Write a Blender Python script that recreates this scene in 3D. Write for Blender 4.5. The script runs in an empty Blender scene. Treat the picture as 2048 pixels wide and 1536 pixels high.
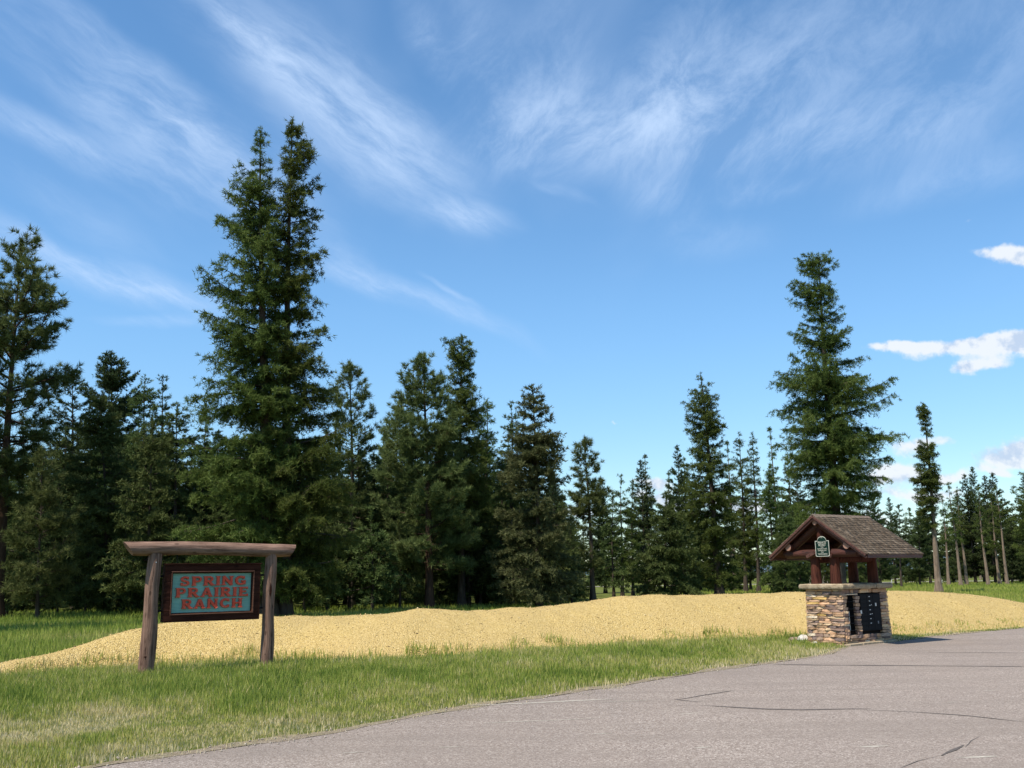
import bpy, math, random
import numpy as np
from mathutils import Vector, Matrix

sc = bpy.context.scene
COL = sc.collection
R_ = math.radians

# ------------------------------------------------------------------ camera
FPX = 1950.0; EYE = 1.6
PITCH = math.atan(384/FPX); ROLL = R_(0.86)
_F = np.array([0, math.cos(PITCH), math.sin(PITCH)])
_U0 = np.array([0, -math.sin(PITCH), math.cos(PITCH)])
_R0 = np.array([1.0, 0, 0])
_R = _R0*math.cos(ROLL) - _U0*math.sin(ROLL)
_U = _U0*math.cos(ROLL) + _R0*math.sin(ROLL)
CAM = np.array([0, 0, EYE])
cam_d = bpy.data.cameras.new('camera'); cam = bpy.data.objects.new('camera', cam_d); COL.objects.link(cam)
cam_d.sensor_fit = 'HORIZONTAL'; cam_d.sensor_width = 36; cam_d.lens = 36*FPX/2048
cam_d.clip_start = 0.1; cam_d.clip_end = 20000
m = Matrix(((_R[0], _U[0], -_F[0], 0), (_R[1], _U[1], -_F[1], 0), (_R[2], _U[2], -_F[2], EYE), (0, 0, 0, 1)))
cam.matrix_world = m
sc.camera = cam
sc.view_settings.view_transform = 'Standard'; sc.view_settings.look = 'None'
sc.view_settings.exposure = 0.38; sc.view_settings.gamma = 1
sc.view_settings.use_curve_mapping = False

def ray(px, py):
    return _F + _R*((px-1024)/FPX) + _U*((768-py)/FPX)
def ground(px, py, z=0.0):
    d = ray(px, py); t = (z-EYE)/d[2]; return CAM + d*t
def at(px, py, Y):
    d = ray(px, py); return CAM + d*(Y/d[1])
def on_plane(px, py, P0, S):
    d = ray(px, py); n = np.array([-S[1], S[0], 0.0])
    t = np.dot(np.array(P0)-CAM, n)/np.dot(d, n); return CAM + d*t
def project(P):
    v = np.array(P)-CAM; z = v@_F
    return 1024+FPX*(v@_R)/z, 768-FPX*(v@_U)/z

# ------------------------------------------------------------------ sun and sky
SUN_AZ = 227.0; SUN_EL = 60.0
sd = Vector((math.sin(R_(SUN_AZ))*math.cos(R_(SUN_EL)), math.cos(R_(SUN_AZ))*math.cos(R_(SUN_EL)), math.sin(R_(SUN_EL))))
sl = bpy.data.lights.new('sun', 'SUN'); sl.energy = 5.0; sl.angle = R_(0.53); sl.color = (1, 0.935, 0.82)
so = bpy.data.objects.new('sun', sl); COL.objects.link(so)
so.rotation_euler = sd.to_track_quat('Z', 'Y').to_euler()

world = bpy.data.worlds.new('World'); sc.world = world; world.use_nodes = True
wt = world.node_tree; wt.nodes.clear()
def N(t, typ, **kw):
    n = t.nodes.new(typ)
    for k, v in kw.items(): setattr(n, k, v)
    return n
def link(t, a, b): t.links.new(a, b)
def mathn(t, op, a, b=None, c=None, clamp=False):
    n = t.nodes.new('ShaderNodeMath'); n.operation = op; n.use_clamp = clamp
    for i, x in enumerate((a, b, c)):
        if x is None: continue
        if isinstance(x, (int, float)): n.inputs[i].default_value = x
        else: t.links.new(x, n.inputs[i])
    return n.outputs[0]
def maprange(t, v, a, b, c=0.0, d=1.0, smooth=True):
    n = t.nodes.new('ShaderNodeMapRange'); n.interpolation_type = 'SMOOTHSTEP' if smooth else 'LINEAR'
    t.links.new(v, n.inputs[0])
    for i, x in enumerate((a, b, c, d)): n.inputs[i+1].default_value = x
    return n.outputs[0]
def noise(t, vec, scale, detail=4, rough=0.55, dist=0.0, dims='3D'):
    n = t.nodes.new('ShaderNodeTexNoise'); n.noise_dimensions = dims; n.normalize = True
    if vec is not None: t.links.new(vec, n.inputs['Vector'])
    n.inputs['Scale'].default_value = scale; n.inputs['Detail'].default_value = detail
    n.inputs['Roughness'].default_value = rough; n.inputs['Distortion'].default_value = dist
    return n
def mapping(t, vec, loc=(0,0,0), rot=(0,0,0), scale=(1,1,1), typ='POINT'):
    n = t.nodes.new('ShaderNodeMapping'); n.vector_type = typ
    t.links.new(vec, n.inputs['Vector'])
    n.inputs['Location'].default_value = loc; n.inputs['Rotation'].default_value = rot; n.inputs['Scale'].default_value = scale
    return n.outputs[0]

sky = N(wt, 'ShaderNodeTexSky', sky_type='NISHITA'); sky.sun_disc = False
sky.sun_elevation = R_(SUN_EL); sky.sun_rotation = R_(SUN_AZ)
sky.altitude = 1500; sky.air_density = 1.1; sky.dust_density = 0.1; sky.ozone_density = 2.0
tc = N(wt, 'ShaderNodeTexCoord')
CE = R_(20.0)
VC = np.array([0, math.cos(CE), math.sin(CE)]); VU = np.array([0, -math.sin(CE), math.cos(CE)])
def st(px, py):
    d = ray(px, py); d = d/np.linalg.norm(d)
    return (d[0], d@VU)
def dotn(v):
    n = wt.nodes.new('ShaderNodeVectorMath'); n.operation = 'DOT_PRODUCT'
    link(wt, tc.outputs['Generated'], n.inputs[0]); n.inputs[1].default_value = v
    return n.outputs['Value']
cmb = N(wt, 'ShaderNodeCombineXYZ')
link(wt, dotn((1, 0, 0)), cmb.inputs[0]); link(wt, dotn(tuple(VU)), cmb.inputs[1]); link(wt, dotn(tuple(VC)), cmb.inputs[2])
STV = cmb.outputs[0]
def warped(amount, scale, detail):
    nn = noise(wt, STV, scale, detail, 0.55, dims='2D')
    s = N(wt, 'ShaderNodeVectorMath', operation='SUBTRACT'); link(wt, nn.outputs['Color'], s.inputs[0]); s.inputs[1].default_value = (.5, .5, .5)
    k = N(wt, 'ShaderNodeVectorMath', operation='SCALE'); link(wt, s.outputs[0], k.inputs[0]); k.inputs['Scale'].default_value = amount
    a = N(wt, 'ShaderNodeVectorMath', operation='ADD'); link(wt, STV, a.inputs[0]); link(wt, k.outputs[0], a.inputs[1])
    f = N(wt, 'ShaderNodeVectorMath', operation='MULTIPLY'); link(wt, a.outputs[0], f.inputs[0]); f.inputs[1].default_value = (1, 1, 0)
    return f.outputs[0]
def blob(vec, px, py, ln, wd, ang, prev=None):
    c = st(px, py)
    if prev is not None:    # make each blob wait for the previous one, which keeps the shader stack small
        ma = N(wt, 'ShaderNodeVectorMath', operation='MULTIPLY_ADD'); link(wt, prev, ma.inputs[0]); ma.inputs[1].default_value = (1e-7, 1e-7, 0); link(wt, vec, ma.inputs[2]); vec = ma.outputs[0]
    mp = mapping(wt, vec, loc=(c[0], c[1], 0), rot=(0, 0, R_(ang)), scale=(ln/FPX, wd/FPX, 1), typ='TEXTURE')
    l = N(wt, 'ShaderNodeVectorMath', operation='LENGTH'); link(wt, mp, l.inputs[0])
    return l.outputs['Value']
def sumblobs(vec, L, prev=None):
    acc = None
    for (px, py, ln, wd, ang, s) in L:
        v = maprange(wt, blob(vec, px, py, ln, wd, ang, acc if acc is not None else prev), 1.0, 0.0, 0.0, s)
        acc = v if acc is None else mathn(wt, 'ADD', acc, v)
    return acc
wA = warped(0.05, 5.0, 4)
# long fibrous streaks on the left, falling to the right
streakA = sumblobs(wA, [
    (230, 180, 420, 110, -34, .40), (420, 330, 380, 110, -30, .42), (240, 330, 260, 60, -28, .25), (60, 265, 230, 45, -22, .5), (640, 190, 330, 150, -40, .45), (800, 300, 300, 140, -36, .55),
    (230, 550, 330, 55, -20, .65), (120, 505, 200, 40, -30, .35), (360, 590, 200, 26, -16, .35), (350, 640, 160, 18, -4, .4), (840, 600, 330, 36, -24, .6), (720, 540, 140, 50, -34, .35),
    (500, 70, 180, 34, -34, .4), (940, 440, 130, 50, -14, .65), (1130, 392, 80, 18, -22, .4), (900, 590, 90, 9, -34, .4), (150, 420, 260, 60, -30, .2), (270, 120, 260, 40, -36, .35), (380, 250, 200, 30, -34, .35), (560, 160, 160, 50, -38, .3), (560, 90, 400, 100, -35, .2)])
streakB = sumblobs(wA, [
    (1380, 110, 230, 150, 60, .42), (1250, 230, 420, 150, 8, .42), (1100, 110, 220, 110, 75, .30), (1560, 90, 240, 110, 55, .36), (1720, 110, 320, 150, 45, .36), (960, 120, 240, 120, -65, .30),
    (1950, 150, 340, 150, 45, .34), (1620, 290, 440, 90, 6, .36), (1930, 340, 260, 60, 18, .32), (1310, 390, 130, 70, -20, .40), (1520, 380, 110, 34, 10, .4), (850, 70, 130, 50, -62, .38),
    (1180, 280, 520, 110, 3, .28), (1420, 470, 170, 60, 0, .2), (1350, 250, 600, 220, 0, .14)], streakA)
wN = wA
fA = noise(wt, mapping(wt, wN, rot=(0, 0, R_(-33)), scale=(1/3.4, 1/13, 1), typ='TEXTURE'), 1.6, 8, 0.68, 0.0, '2D')
fB = noise(wt, mapping(wt, wN, rot=(0, 0, R_(48)), scale=(1/5, 1/9, 1), typ='TEXTURE'), 1.5, 9, 0.7, 0.3, '2D')
cirA = mathn(wt, 'MULTIPLY', streakA, maprange(wt, fA.outputs['Fac'], .28, .72, .18, 1.0))
cirB = mathn(wt, 'MULTIPLY', streakB, maprange(wt, fB.outputs['Fac'], .28, .72, .15, 1.0))
# thin general cirrus everywhere above the horizon, following a high flat layer (keeps the rest of the sky alike)
sep = N(wt, 'ShaderNodeSeparateXYZ'); link(wt, tc.outputs['Generated'], sep.inputs[0])
zc = mathn(wt, 'MAXIMUM', sep.outputs[2], 0.06)
pl = N(wt, 'ShaderNodeCombineXYZ'); link(wt, mathn(wt, 'DIVIDE', sep.outputs[0], zc), pl.inputs[0]); link(wt, mathn(wt, 'DIVIDE', sep.outputs[1], zc), pl.inputs[1])
gN = noise(wt, mapping(wt, pl.outputs[0], rot=(0, 0, R_(25)), scale=(1.0, .35, 1)), 1.1, 4, .6, .0, '2D')
gen = mathn(wt, 'MULTIPLY', maprange(wt, gN.outputs['Fac'], .5, .85, 0, .28), maprange(wt, sep.outputs[2], .18, .5))
cir = mathn(wt, 'ADD', mathn(wt, 'ADD', cirA, cirB), gen)
cir = mathn(wt, 'MULTIPLY', mathn(wt, 'MINIMUM', cir, 1.0), 0.86)
# cumulus low on the right
wC = warped(0.032, 16.0, 5)
cumL = [(1860, 692, 110, 34, 3, 1.2), (1780, 690, 80, 16, 0, .7), (1950, 690, 70, 26, 15, .9), (2030, 683, 90, 32, 12, 1.2), (2120, 680, 110, 40, 0, 1.2), (1945, 732, 72, 26, 14, 1.25), (2010, 512, 60, 28, 5, 1.2), (2090, 520, 70, 30, 0, 1.1),
        (1840, 885, 110, 20, 3, 1.0), (1800, 905, 70, 24, 0, .9), (1790, 950, 100, 34, 3, 1.3), (1830, 990, 140, 20, 2, 1.0), (1900, 962, 60, 22, 0, 1.0), (2020, 920, 110, 36, 14, 1.3), (1990, 952, 70, 14, 0, .8), (2120, 900, 120, 50, 0, 1.2),
        (1310, 965, 68, 20, 0, 1.1), (1340, 1000, 130, 30, 0, 1.2), (1480, 1010, 100, 28, 0, 1.1), (1500, 760, 40, 12, 0, .5), (1235, 840, 16, 6, 0, .4), (1620, 1040, 120, 30, 0, .9), (1180, 1020, 120, 20, 0, .8),
        (1760, 1030, 120, 14, 0, .7), (2000, 1040, 150, 14, 0, .6), (1940, 455, 18, 6, 20, .5), (-120, 980, 150, 30, 0, 1.0), (2300, 990, 150, 40, 0, 1.1)]
cum = sumblobs(wC, cumL, streakB)
fine = noise(wt, STV, 26, 5, .6, 0, '2D')
cumd = mathn(wt, 'ADD', cum, mathn(wt, 'MULTIPLY', mathn(wt, 'SUBTRACT', fine.outputs['Fac'], .5), 1.9))
cumm = mathn(wt, 'MULTIPLY', maprange(wt, cumd, .30, 1.0), maprange(wt, cum, .02, .22))
# shading of the cumulus: greyer undersides
fineS = noise(wt, mapping(wt, STV, loc=(-.004, .011, 0)), 26, 5, .6, 0, '2D')
shade = maprange(wt, mathn(wt, 'SUBTRACT', fineS.outputs['Fac'], fine.outputs['Fac']), -.06, .16)
shade = mathn(wt, 'MULTIPLY', shade, .85)
SKYS = 0.145
bgn = N(wt, 'ShaderNodeBackground'); bgn.inputs['Strength'].default_value = 1.0
scol = N(wt, 'ShaderNodeVectorMath', operation='MULTIPLY'); link(wt, sky.outputs[0], scol.inputs[0]); scol.inputs[1].default_value = (SKYS*1.02, SKYS*1.09, SKYS*1.07)
hs = N(wt, 'ShaderNodeHueSaturation'); hs.inputs['Saturation'].default_value = 1.14; hs.inputs['Value'].default_value = 1.0
hz_ = N(wt, 'ShaderNodeVectorMath', operation='SCALE'); link(wt, scol.outputs[0], hz_.inputs[0]); link(wt, maprange(wt, sep.outputs[2], 0.0, .30, .70, 1.0), hz_.inputs['Scale'])
link(wt, hz_.outputs[0], hs.inputs['Color'])
mx1 = N(wt, 'ShaderNodeMix', data_type='RGBA'); link(wt, cir, mx1.inputs[0]); link(wt, hs.outputs[0], mx1.inputs[6]); mx1.inputs[7].default_value = (.50, .64, .86, 1)
cc = N(wt, 'ShaderNodeMix', data_type='RGBA'); link(wt, shade, cc.inputs[0]); cc.inputs[6].default_value = (.70, .735, .78, 1); cc.inputs[7].default_value = (.40, .50, .66, 1)
mx2 = N(wt, 'ShaderNodeMix', data_type='RGBA'); link(wt, mathn(wt, 'MULTIPLY', cumm, .93), mx2.inputs[0]); link(wt, mx1.outputs[2], mx2.inputs[6]); link(wt, cc.outputs[2], mx2.inputs[7])
link(wt, mx2.outputs[2], bgn.inputs[0])
wo = N(wt, 'ShaderNodeOutputWorld'); link(wt, bgn.outputs[0], wo.inputs[0])
world.cycles.sampling_method = 'MANUAL'; world.cycles.sample_map_resolution = 512

# ------------------------------------------------------------------ helpers
rng = np.random.default_rng(7)
def newobj(name, me, mat=None, parent=None, loc=None):
    o = bpy.data.objects.new(name, me); COL.objects.link(o)
    if mat is not None and me is not None and not me.materials: me.materials.append(mat)
    if parent is not None: o.parent = parent
    if loc is not None: o.location = loc
    return o
def empty(name, loc=(0, 0, 0), rz=0.0):
    o = bpy.data.objects.new(name, None); COL.objects.link(o); o.location = loc; o.rotation_euler = (0, 0, rz)
    o.empty_display_size = .3
    return o
def tag(o, label=None, cat=None, group=None, kind=None):
    if label: o['label'] = label
    if cat: o['category'] = cat
    if group: o['group'] = group
    if kind: o['kind'] = kind
    return o
def np_mesh(name, V, F, tint=None, smooth=False):
    """V (n,3), F (m,k) uniform polygons"""
    V = np.asarray(V, np.float32); F = np.asarray(F, np.int32)
    me = bpy.data.meshes.new(name); me.vertices.add(len(V)); me.vertices.foreach_set('co', V.ravel())
    k = F.shape[1]; me.loops.add(F.size); me.loops.foreach_set('vertex_index', F.ravel())
    me.polygons.add(len(F)); me.polygons.foreach_set('loop_start', np.arange(0, F.size, k, dtype=np.int32))
    me.polygons.foreach_set('loop_total', np.full(len(F), k, np.int32))
    if smooth: me.polygons.foreach_set('use_smooth', np.ones(len(F), bool))
    me.update(calc_edges=True)
    if tint is not None:
        a = me.attributes.new('tint', 'FLOAT', 'POINT'); a.data.foreach_set('value', np.asarray(tint, np.float32))
    return me
class MB:
    def __init__(s): s.v = []; s.f = []
    def add(s, vs, fs):
        n = len(s.v); s.v += [tuple(map(float, p)) for p in vs]; s.f += [tuple(i+n for i in f) for f in fs]
    def box(s, c, d, rot=None):
        c = np.array(c, float); h = np.array(d, float)/2
        P = [np.array((x, y, z))*h for z in (-1, 1) for x, y in ((-1, -1), (1, -1), (1, 1), (-1, 1))]
        if rot is not None: P = [np.array(rot @ Vector(p)) for p in P]
        s.add([p+c for p in P], [(3, 2, 1, 0), (4, 5, 6, 7), (0, 1, 5, 4), (1, 2, 6, 5), (2, 3, 7, 6), (3, 0, 4, 7)])
    def prism(s, pts, z0, z1, fr=lambda p, z: (p[0], p[1], z)):
        n = len(pts)
        s.add([fr(p, z0) for p in pts]+[fr(p, z1) for p in pts],
              [tuple(range(n))[::-1], tuple(range(n, 2*n))]+[(i, (i+1) % n, n+(i+1) % n, n+i) for i in range(n)])
    def beam(s, a, b, w, h, up=(0, 0, 1)):
        a = np.array(a, float); b = np.array(b, float); d = b-a; d /= np.linalg.norm(d)
        sx = np.cross(d, up); sx /= np.linalg.norm(sx); u = np.cross(sx, d)
        q = [sx*w/2*i+u*h/2*j for i, j in ((-1, -1), (1, -1), (1, 1), (-1, 1))]
        s.add([a+x for x in q]+[b+x for x in q], [(3, 2, 1, 0), (4, 5, 6, 7), (0, 1, 5, 4), (1, 2, 6, 5), (2, 3, 7, 6), (3, 0, 4, 7)])
    def tube(s, pts, rad, n=10, cap=True, wob=0.0, seed=0, cut0=None, cut1=None):
        rg = np.random.default_rng(seed); pts = [np.array(p, float) for p in pts]; base = len(s.v); vs = []
        m = len(pts); ph = rg.uniform(0, 6.28, 4)
        d = pts[-1]-pts[0]; d /= np.linalg.norm(d)
        r = np.array([0, 0, 1.0]) if abs(d[2]) < .9 else np.array([0, 1.0, 0])
        u = np.cross(d, r); u /= np.linalg.norm(u); v = np.cross(u, d)
        for i, p in enumerate(pts):
            for k in range(n):
                a = 2*math.pi*k/n
                rr = rad[i]*(1+wob*(math.sin(2*a+ph[0]+i*.35)*.5+math.sin(3*a+ph[1]-i*.5)*.35+rg.normal()*.25))
                q = p+u*rr*math.cos(a)+v*rr*math.sin(a)
                if i == 0 and cut0: q = q + d*cut0*(v@(q-p))
                if i == m-1 and cut1: q = q + d*cut1*(v@(q-p))
                vs.append(q)
        fs = [(i*n+k, i*n+(k+1) % n, (i+1)*n+(k+1) % n, (i+1)*n+k) for i in range(m-1) for k in range(n)]
        if cap: fs += [tuple(range(n))[::-1], tuple((m-1)*n+k for k in range(n))]
        s.add(vs, fs)
    def mesh(s, name, smooth=False):
        me = bpy.data.meshes.new(name); me.from_pydata(s.v, [], s.f); me.update()
        if smooth:
            me.polygons.foreach_set('use_smooth', np.ones(len(me.polygons), bool))
            try: me.set_sharp_from_angle(angle=R_(40))
            except Exception: pass
        return me
    def build(s, name, mat, parent=None, smooth=False):
        return newobj(name, s.mesh(name, smooth), mat, parent)
def bevel(o, w, seg=1):
    b = o.modifiers.new('bevel', 'BEVEL'); b.width = w; b.segments = seg; b.limit_method = 'ANGLE'; b.angle_limit = R_(35)
    return o

def vnoise(x, y, scale, seed=0):
    x = np.asarray(x, float)/scale; y = np.asarray(y, float)/scale
    xi = np.floor(x).astype(np.int64); yi = np.floor(y).astype(np.int64); fx = x-xi; fy = y-yi
    fx = fx*fx*(3-2*fx); fy = fy*fy*(3-2*fy)
    def h(a, b):
        n = (a*374761393 + b*668265263 + seed*1442695041) & 0xffffffff
        n = ((n ^ (n >> 13))*1274126177) & 0xffffffff
        return ((n ^ (n >> 16)) & 0xffff)/65535.0
    return (h(xi, yi)*(1-fx)+h(xi+1, yi)*fx)*(1-fy)+(h(xi, yi+1)*(1-fx)+h(xi+1, yi+1)*fx)*fy
def fbm(x, y, scale, seed=0, o=3):
    s = 0; a = 1; t = 0
    for i in range(o): s = s+a*vnoise(x, y, scale/2**i, seed+i*17); t += a; a *= .5
    return s/t

# ------------------------------------------------------------------ materials
def mat(name, base, rough=.8, spec=.3):
    M = bpy.data.materials.new(name); M.use_nodes = True; t = M.node_tree
    b = t.nodes['Principled BSDF']; b.inputs['Base Color'].default_value = (*base, 1); b.inputs['Roughness'].default_value = rough
    b.inputs['Specular IOR Level'].default_value = spec
    return M, t, b
def coords(t, kind='Object'): return N(t, 'ShaderNodeTexCoord').outputs[kind]
def ramp(t, fac, stops):
    r = N(t, 'ShaderNodeValToRGB'); link(t, fac, r.inputs[0]); e = r.color_ramp.elements
    while len(e) < len(stops): e.new(.5)
    for i, (p, c) in enumerate(stops): e[i].position = p; e[i].color = (*c, 1)
    return r.outputs[0]
def mixc(t, fac, a, b, mode='MIX'):
    n = N(t, 'ShaderNodeMix', data_type='RGBA', blend_type=mode)
    for s, x in ((0, fac), (6, a), (7, b)):
        if isinstance(x, (int, float)): n.inputs[s].default_value = x
        elif isinstance(x, tuple): n.inputs[s].default_value = (*x, 1)
        else: link(t, x, n.inputs[s])
    return n.outputs[2]
def bump(t, b, h, strength=.5, dist=.02):
    n = N(t, 'ShaderNodeBump'); n.inputs['Strength'].default_value = strength; n.inputs['Distance'].default_value = dist
    link(t, h, n.inputs['Height']); link(t, n.outputs[0], b.inputs['Normal'])

def leaf_mat(name, c1, c2, c3, transl=.3):
    M, t, b = mat(name, c1, .75, .08)
    at_ = N(t, 'ShaderNodeAttribute', attribute_name='tint')
    oi = N(t, 'ShaderNodeObjectInfo')
    col = ramp(t, at_.outputs['Fac'], [(0, c1), (.55, c2), (1, c3)])
    hsv = N(t, 'ShaderNodeHueSaturation'); link(t, col, hsv.inputs['Color'])
    link(t, maprange(t, oi.outputs['Random'], 0, 1, .485, .515, False), hsv.inputs['Hue'])
    link(t, maprange(t, oi.outputs['Random'], 0, 1, .85, 1.15, False), hsv.inputs['Value'])
    link(t, hsv.outputs[0], b.inputs['Base Color'])
    tr = N(t, 'ShaderNodeBsdfTranslucent'); link(t, hsv.outputs[0], tr.inputs['Color'])
    ms = N(t, 'ShaderNodeMixShader'); ms.inputs[0].default_value = transl
    link(t, b.outputs[0], ms.inputs[1]); link(t, tr.outputs[0], ms.inputs[2])
    link(t, ms.outputs[0], t.nodes['Material Output'].inputs[0])
    return M
M_LARCH = leaf_mat('larch_needles', (.045, .070, .016), (.095, .128, .030), (.17, .20, .055), .34)
M_PINE = leaf_mat('pine_needles', (.052, .075, .024), (.11, .138, .044), (.20, .22, .08), .28)
M_SPRUCE = leaf_mat('spruce_needles', (.042, .066, .020), (.095, .125, .038), (.175, .205, .068), .22)
M_FIR = leaf_mat('fir_needles', (.028, .044, .016), (.06, .084, .030), (.11, .135, .05), .2)
M_RUST = leaf_mat('coned_spruce_needles', (.048, .058, .022), (.098, .106, .042), (.17, .17, .075), .22)

def bark(name, c1, c2, sc_=3.0):
    M, t, b = mat(name, c1, .95, .1)
    v = mapping(t, coords(t), scale=(1, 1, .18))
    n1 = noise(t, v, sc_*3, 6, .65, .6); n2 = noise(t, coords(t), .8, 3)
    col = ramp(t, n1.outputs['Fac'], [(.3, c1), (.7, c2)])
    link(t, mixc(t, maprange(t, n2.outputs['Fac'], .35, .7, 0, .5), col, tuple(x*.6 for x in c2)), b.inputs['Base Color'])
    bump(t, b, n1.outputs['Fac'], 1, .04)
    return M
M_BARK = bark('dark_bark', (.035, .026, .02), (.10, .078, .06))
M_BARKL = bark('pale_larch_bark', (.10, .075, .055), (.30, .225, .165))
M_BARKR = bark('reddish_pine_bark', (.035, .022, .015), (.10, .060, .040))
M_DEAD = bark('dead_wood', (.25, .22, .18), (.45, .40, .34))

def wood(name, dark, light, along=(0, 0, 1), s=1.0, rough=.8, spec=.15):
    M, t, b = mat(name, light, rough, spec)
    sc_ = tuple(2.2 if a else 26.0 for a in along)
    v = mapping(t, coords(t), scale=tuple(x*s for x in sc_))
    n1 = noise(t, v, 1.0, 6, .6, .6); n2 = noise(t, coords(t), 2.5, 4, .6)
    link(t, mixc(t, maprange(t, n2.outputs['Fac'], .35, .75, 0, .45), ramp(t, n1.outputs['Fac'], [(.36, dark), (.47, tuple((x+y)/2 for x, y in zip(dark, light))), (.60, light)]), tuple(min(1, x*1.35) for x in light)), b.inputs['Base Color'])
    base_c = b.inputs['Base Color'].links[0].from_socket
    vk = N(t, 'ShaderNodeTexVoronoi'); link(t, mapping(t, coords(t), scale=tuple(2.0 if a else 5.0 for a in along)), vk.inputs['Vector']); vk.inputs['Scale'].default_value = 1.3
    link(t, mixc(t, maprange(t, vk.outputs['Distance'], .16, .07, 0, .75), base_c, tuple(x*.6 for x in dark)), b.inputs['Base Color'])
    bump(t, b, n1.outputs['Fac'], 1.0, .02)
    return M
M_LOGZ = wood('weathered_log_stain_post', (.065, .034, .023), (.23, .138, .098), (0, 0, 1))
M_LOGX = wood('weathered_log_stain_beam', (.075, .038, .026), (.25, .152, .108), (1, 0, 0))
M_STAIN = wood('red_brown_stained_wood', (.028, .008, .005), (.085, .027, .016), (0, 0, 1), 1, .75, .15)  # stain darkened to carry the deep shade under the kiosk roof
M_STAINX = wood('red_brown_stained_beam', (.022, .007, .005), (.065, .020, .013), (1, 0, 0), 1, .6, .3)  # darker than the posts: under-roof shade put into the stain colour
M_FASCIA = wood('fascia_stain', (.045, .016, .011), (.10, .038, .026), (0, 1, 0), 1, .5, .4)
M_ENDG, _t, _b = mat('log_end_grain', (.30, .17, .12), .8)
_w = N(_t, 'ShaderNodeTexNoise'); _w.inputs['Scale'].default_value = 30
link(_t, ramp(_t, _w.outputs['Fac'], [(.3, (.22, .11, .08)), (.7, (.36, .21, .15))]), _b.inputs['Base Color'])
M_FRAME = wood('dark_frame_paint', (.020, .006, .004), (.052, .017, .010), (1, 0, 0), 1, .8, .08)
M_MOULD = wood('frame_moulding_paint', (.055, .022, .014), (.11, .05, .032), (1, 0, 0), 1, .7, .15)
def plain(name, c, rough=.6, spec=.3, var=.15, sc_=8, metal=0):
    M, t, b = mat(name, c, rough, spec); n1 = noise(t, coords(t), sc_, 5, .6)
    link(t, ramp(t, n1.outputs['Fac'], [(.3, tuple(x*(1-var) for x in c)), (.7, tuple(min(1, x*(1+var)) for x in c))]), b.inputs['Base Color'])
    b.inputs['Metallic'].default_value = metal
    return M
M_RED, _t, _b = mat('letter_red_paint', (.50, .085, .04), .55, .3)
_n = noise(_t, coords(_t), 22, 5, .6)
link(_t, ramp(_t, _n.outputs['Fac'], [(.25, (.52, .055, .025)), (.6, (.70, .085, .04)), (.76, (.78, .28, .18))]), _b.inputs['Base Color'])
M_TEAL, _t, _b = mat('teal_board_paint', (.16, .36, .31), .65, .25)
_v = mapping(_t, coords(_t), scale=(3, 3, 45)); _n = noise(_t, _v, 1, 5, .6, .4); _n2 = noise(_t, mapping(_t, coords(_t), scale=(3, 3, 14)), 2.6, 6, .7)
_c = ramp(_t, _n.outputs['Fac'], [(.3, (.17, .36, .285)), (.65, (.26, .48, .39))])
link(_t, mixc(_t, maprange(_t, _n2.outputs['Fac'], .66, .74, 0, .8), _c, (.55, .60, .55)), _b.inputs['Base Color'])
bump(_t, _b, _n.outputs['Fac'], .6, .006)
M_BLACKM = plain('black_powder_coat', (.010, .010, .012), .7, .15, .2)
M_BLACKG = plain('black_gap', (.003, .003, .003), .9, .1)
M_TAG = plain('pale_number_plate', (.55, .55, .52), .4, .5)
M_GREENS = plain('dark_green_sign_face', (.008, .026, .019), .8, .08)
M_CREAM = plain('cream_sign_lettering', (.50, .49, .41), .5, .4, .05)
M_BOLT = plain('steel_bolt', (.5, .5, .5), .35, .5, .1, 8, 1)
STONES = []
for i, (a, b_) in enumerate([(tuple(min(.8, v*1.22) for v in p_), tuple(min(.8, v*1.22) for v in q_)) for p_, q_ in [((.28, .165, .095), (.46, .30, .185)), ((.17, .105, .08), (.29, .195, .15)), ((.42, .28, .16), (.62, .45, .28)), ((.12, .085, .075), (.20, .15, .13)),
                             ((.40, .23, .13), (.56, .36, .22)), ((.46, .36, .25), (.66, .55, .41)), ((.24, .16, .11), (.40, .28, .20)), ((.38, .23, .075), (.56, .38, .15))]]):
    M, t, b = mat('ledge_stone', a, .9, .15)
    oi = N(t, 'ShaderNodeObjectInfo'); ad = N(t, 'ShaderNodeVectorMath', operation='ADD'); link(t, coords(t), ad.inputs[0])
    cx = N(t, 'ShaderNodeCombineXYZ'); link(t, mathn(t, 'MULTIPLY', oi.outputs['Random'], 50), cx.inputs[0]); link(t, cx.outputs[0], ad.inputs[1])
    n1 = noise(t, ad.outputs[0], 3, 6, .65)
    link(t, ramp(t, n1.outputs['Fac'], [(.3, a), (.7, b_)]), b.inputs['Base Color']); bump(t, b, n1.outputs['Fac'], .9, .02)
    STONES.append(M)
M_MORTAR = plain('dark_mortar_core', (.02, .015, .012), .95, .1)
M_CAP, _t, _b = mat('sandstone_cap', (.5, .42, .3), .9, .15)
_n = noise(_t, coords(_t), 9, 7, .7); link(_t, ramp(_t, _n.outputs['Fac'], [(.3, (.22, .16, .10)), (.55, (.38, .30, .20)), (.75, (.50, .42, .30))]), _b.inputs['Base Color']); bump(_t, _b, _n.outputs['Fac'], 1, .03)
M_SHING, _t, _b = mat('asphalt_shingle', (.2, .15, .12), .95, .1)
_a = N(_t, 'ShaderNodeAttribute', attribute_name='tint'); _n = noise(_t, coords(_t), 160, 3, .7)
_c = ramp(_t, _a.outputs['Fac'], [(0, (.085, .058, .036)), (.5, (.165, .118, .078)), (1, (.26, .195, .135))])
link(_t, mixc(_t, maprange(_t, _n.outputs['Fac'], .3, .7, 0, .5), _c, (.10, .08, .065)), _b.inputs['Base Color'])
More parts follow.
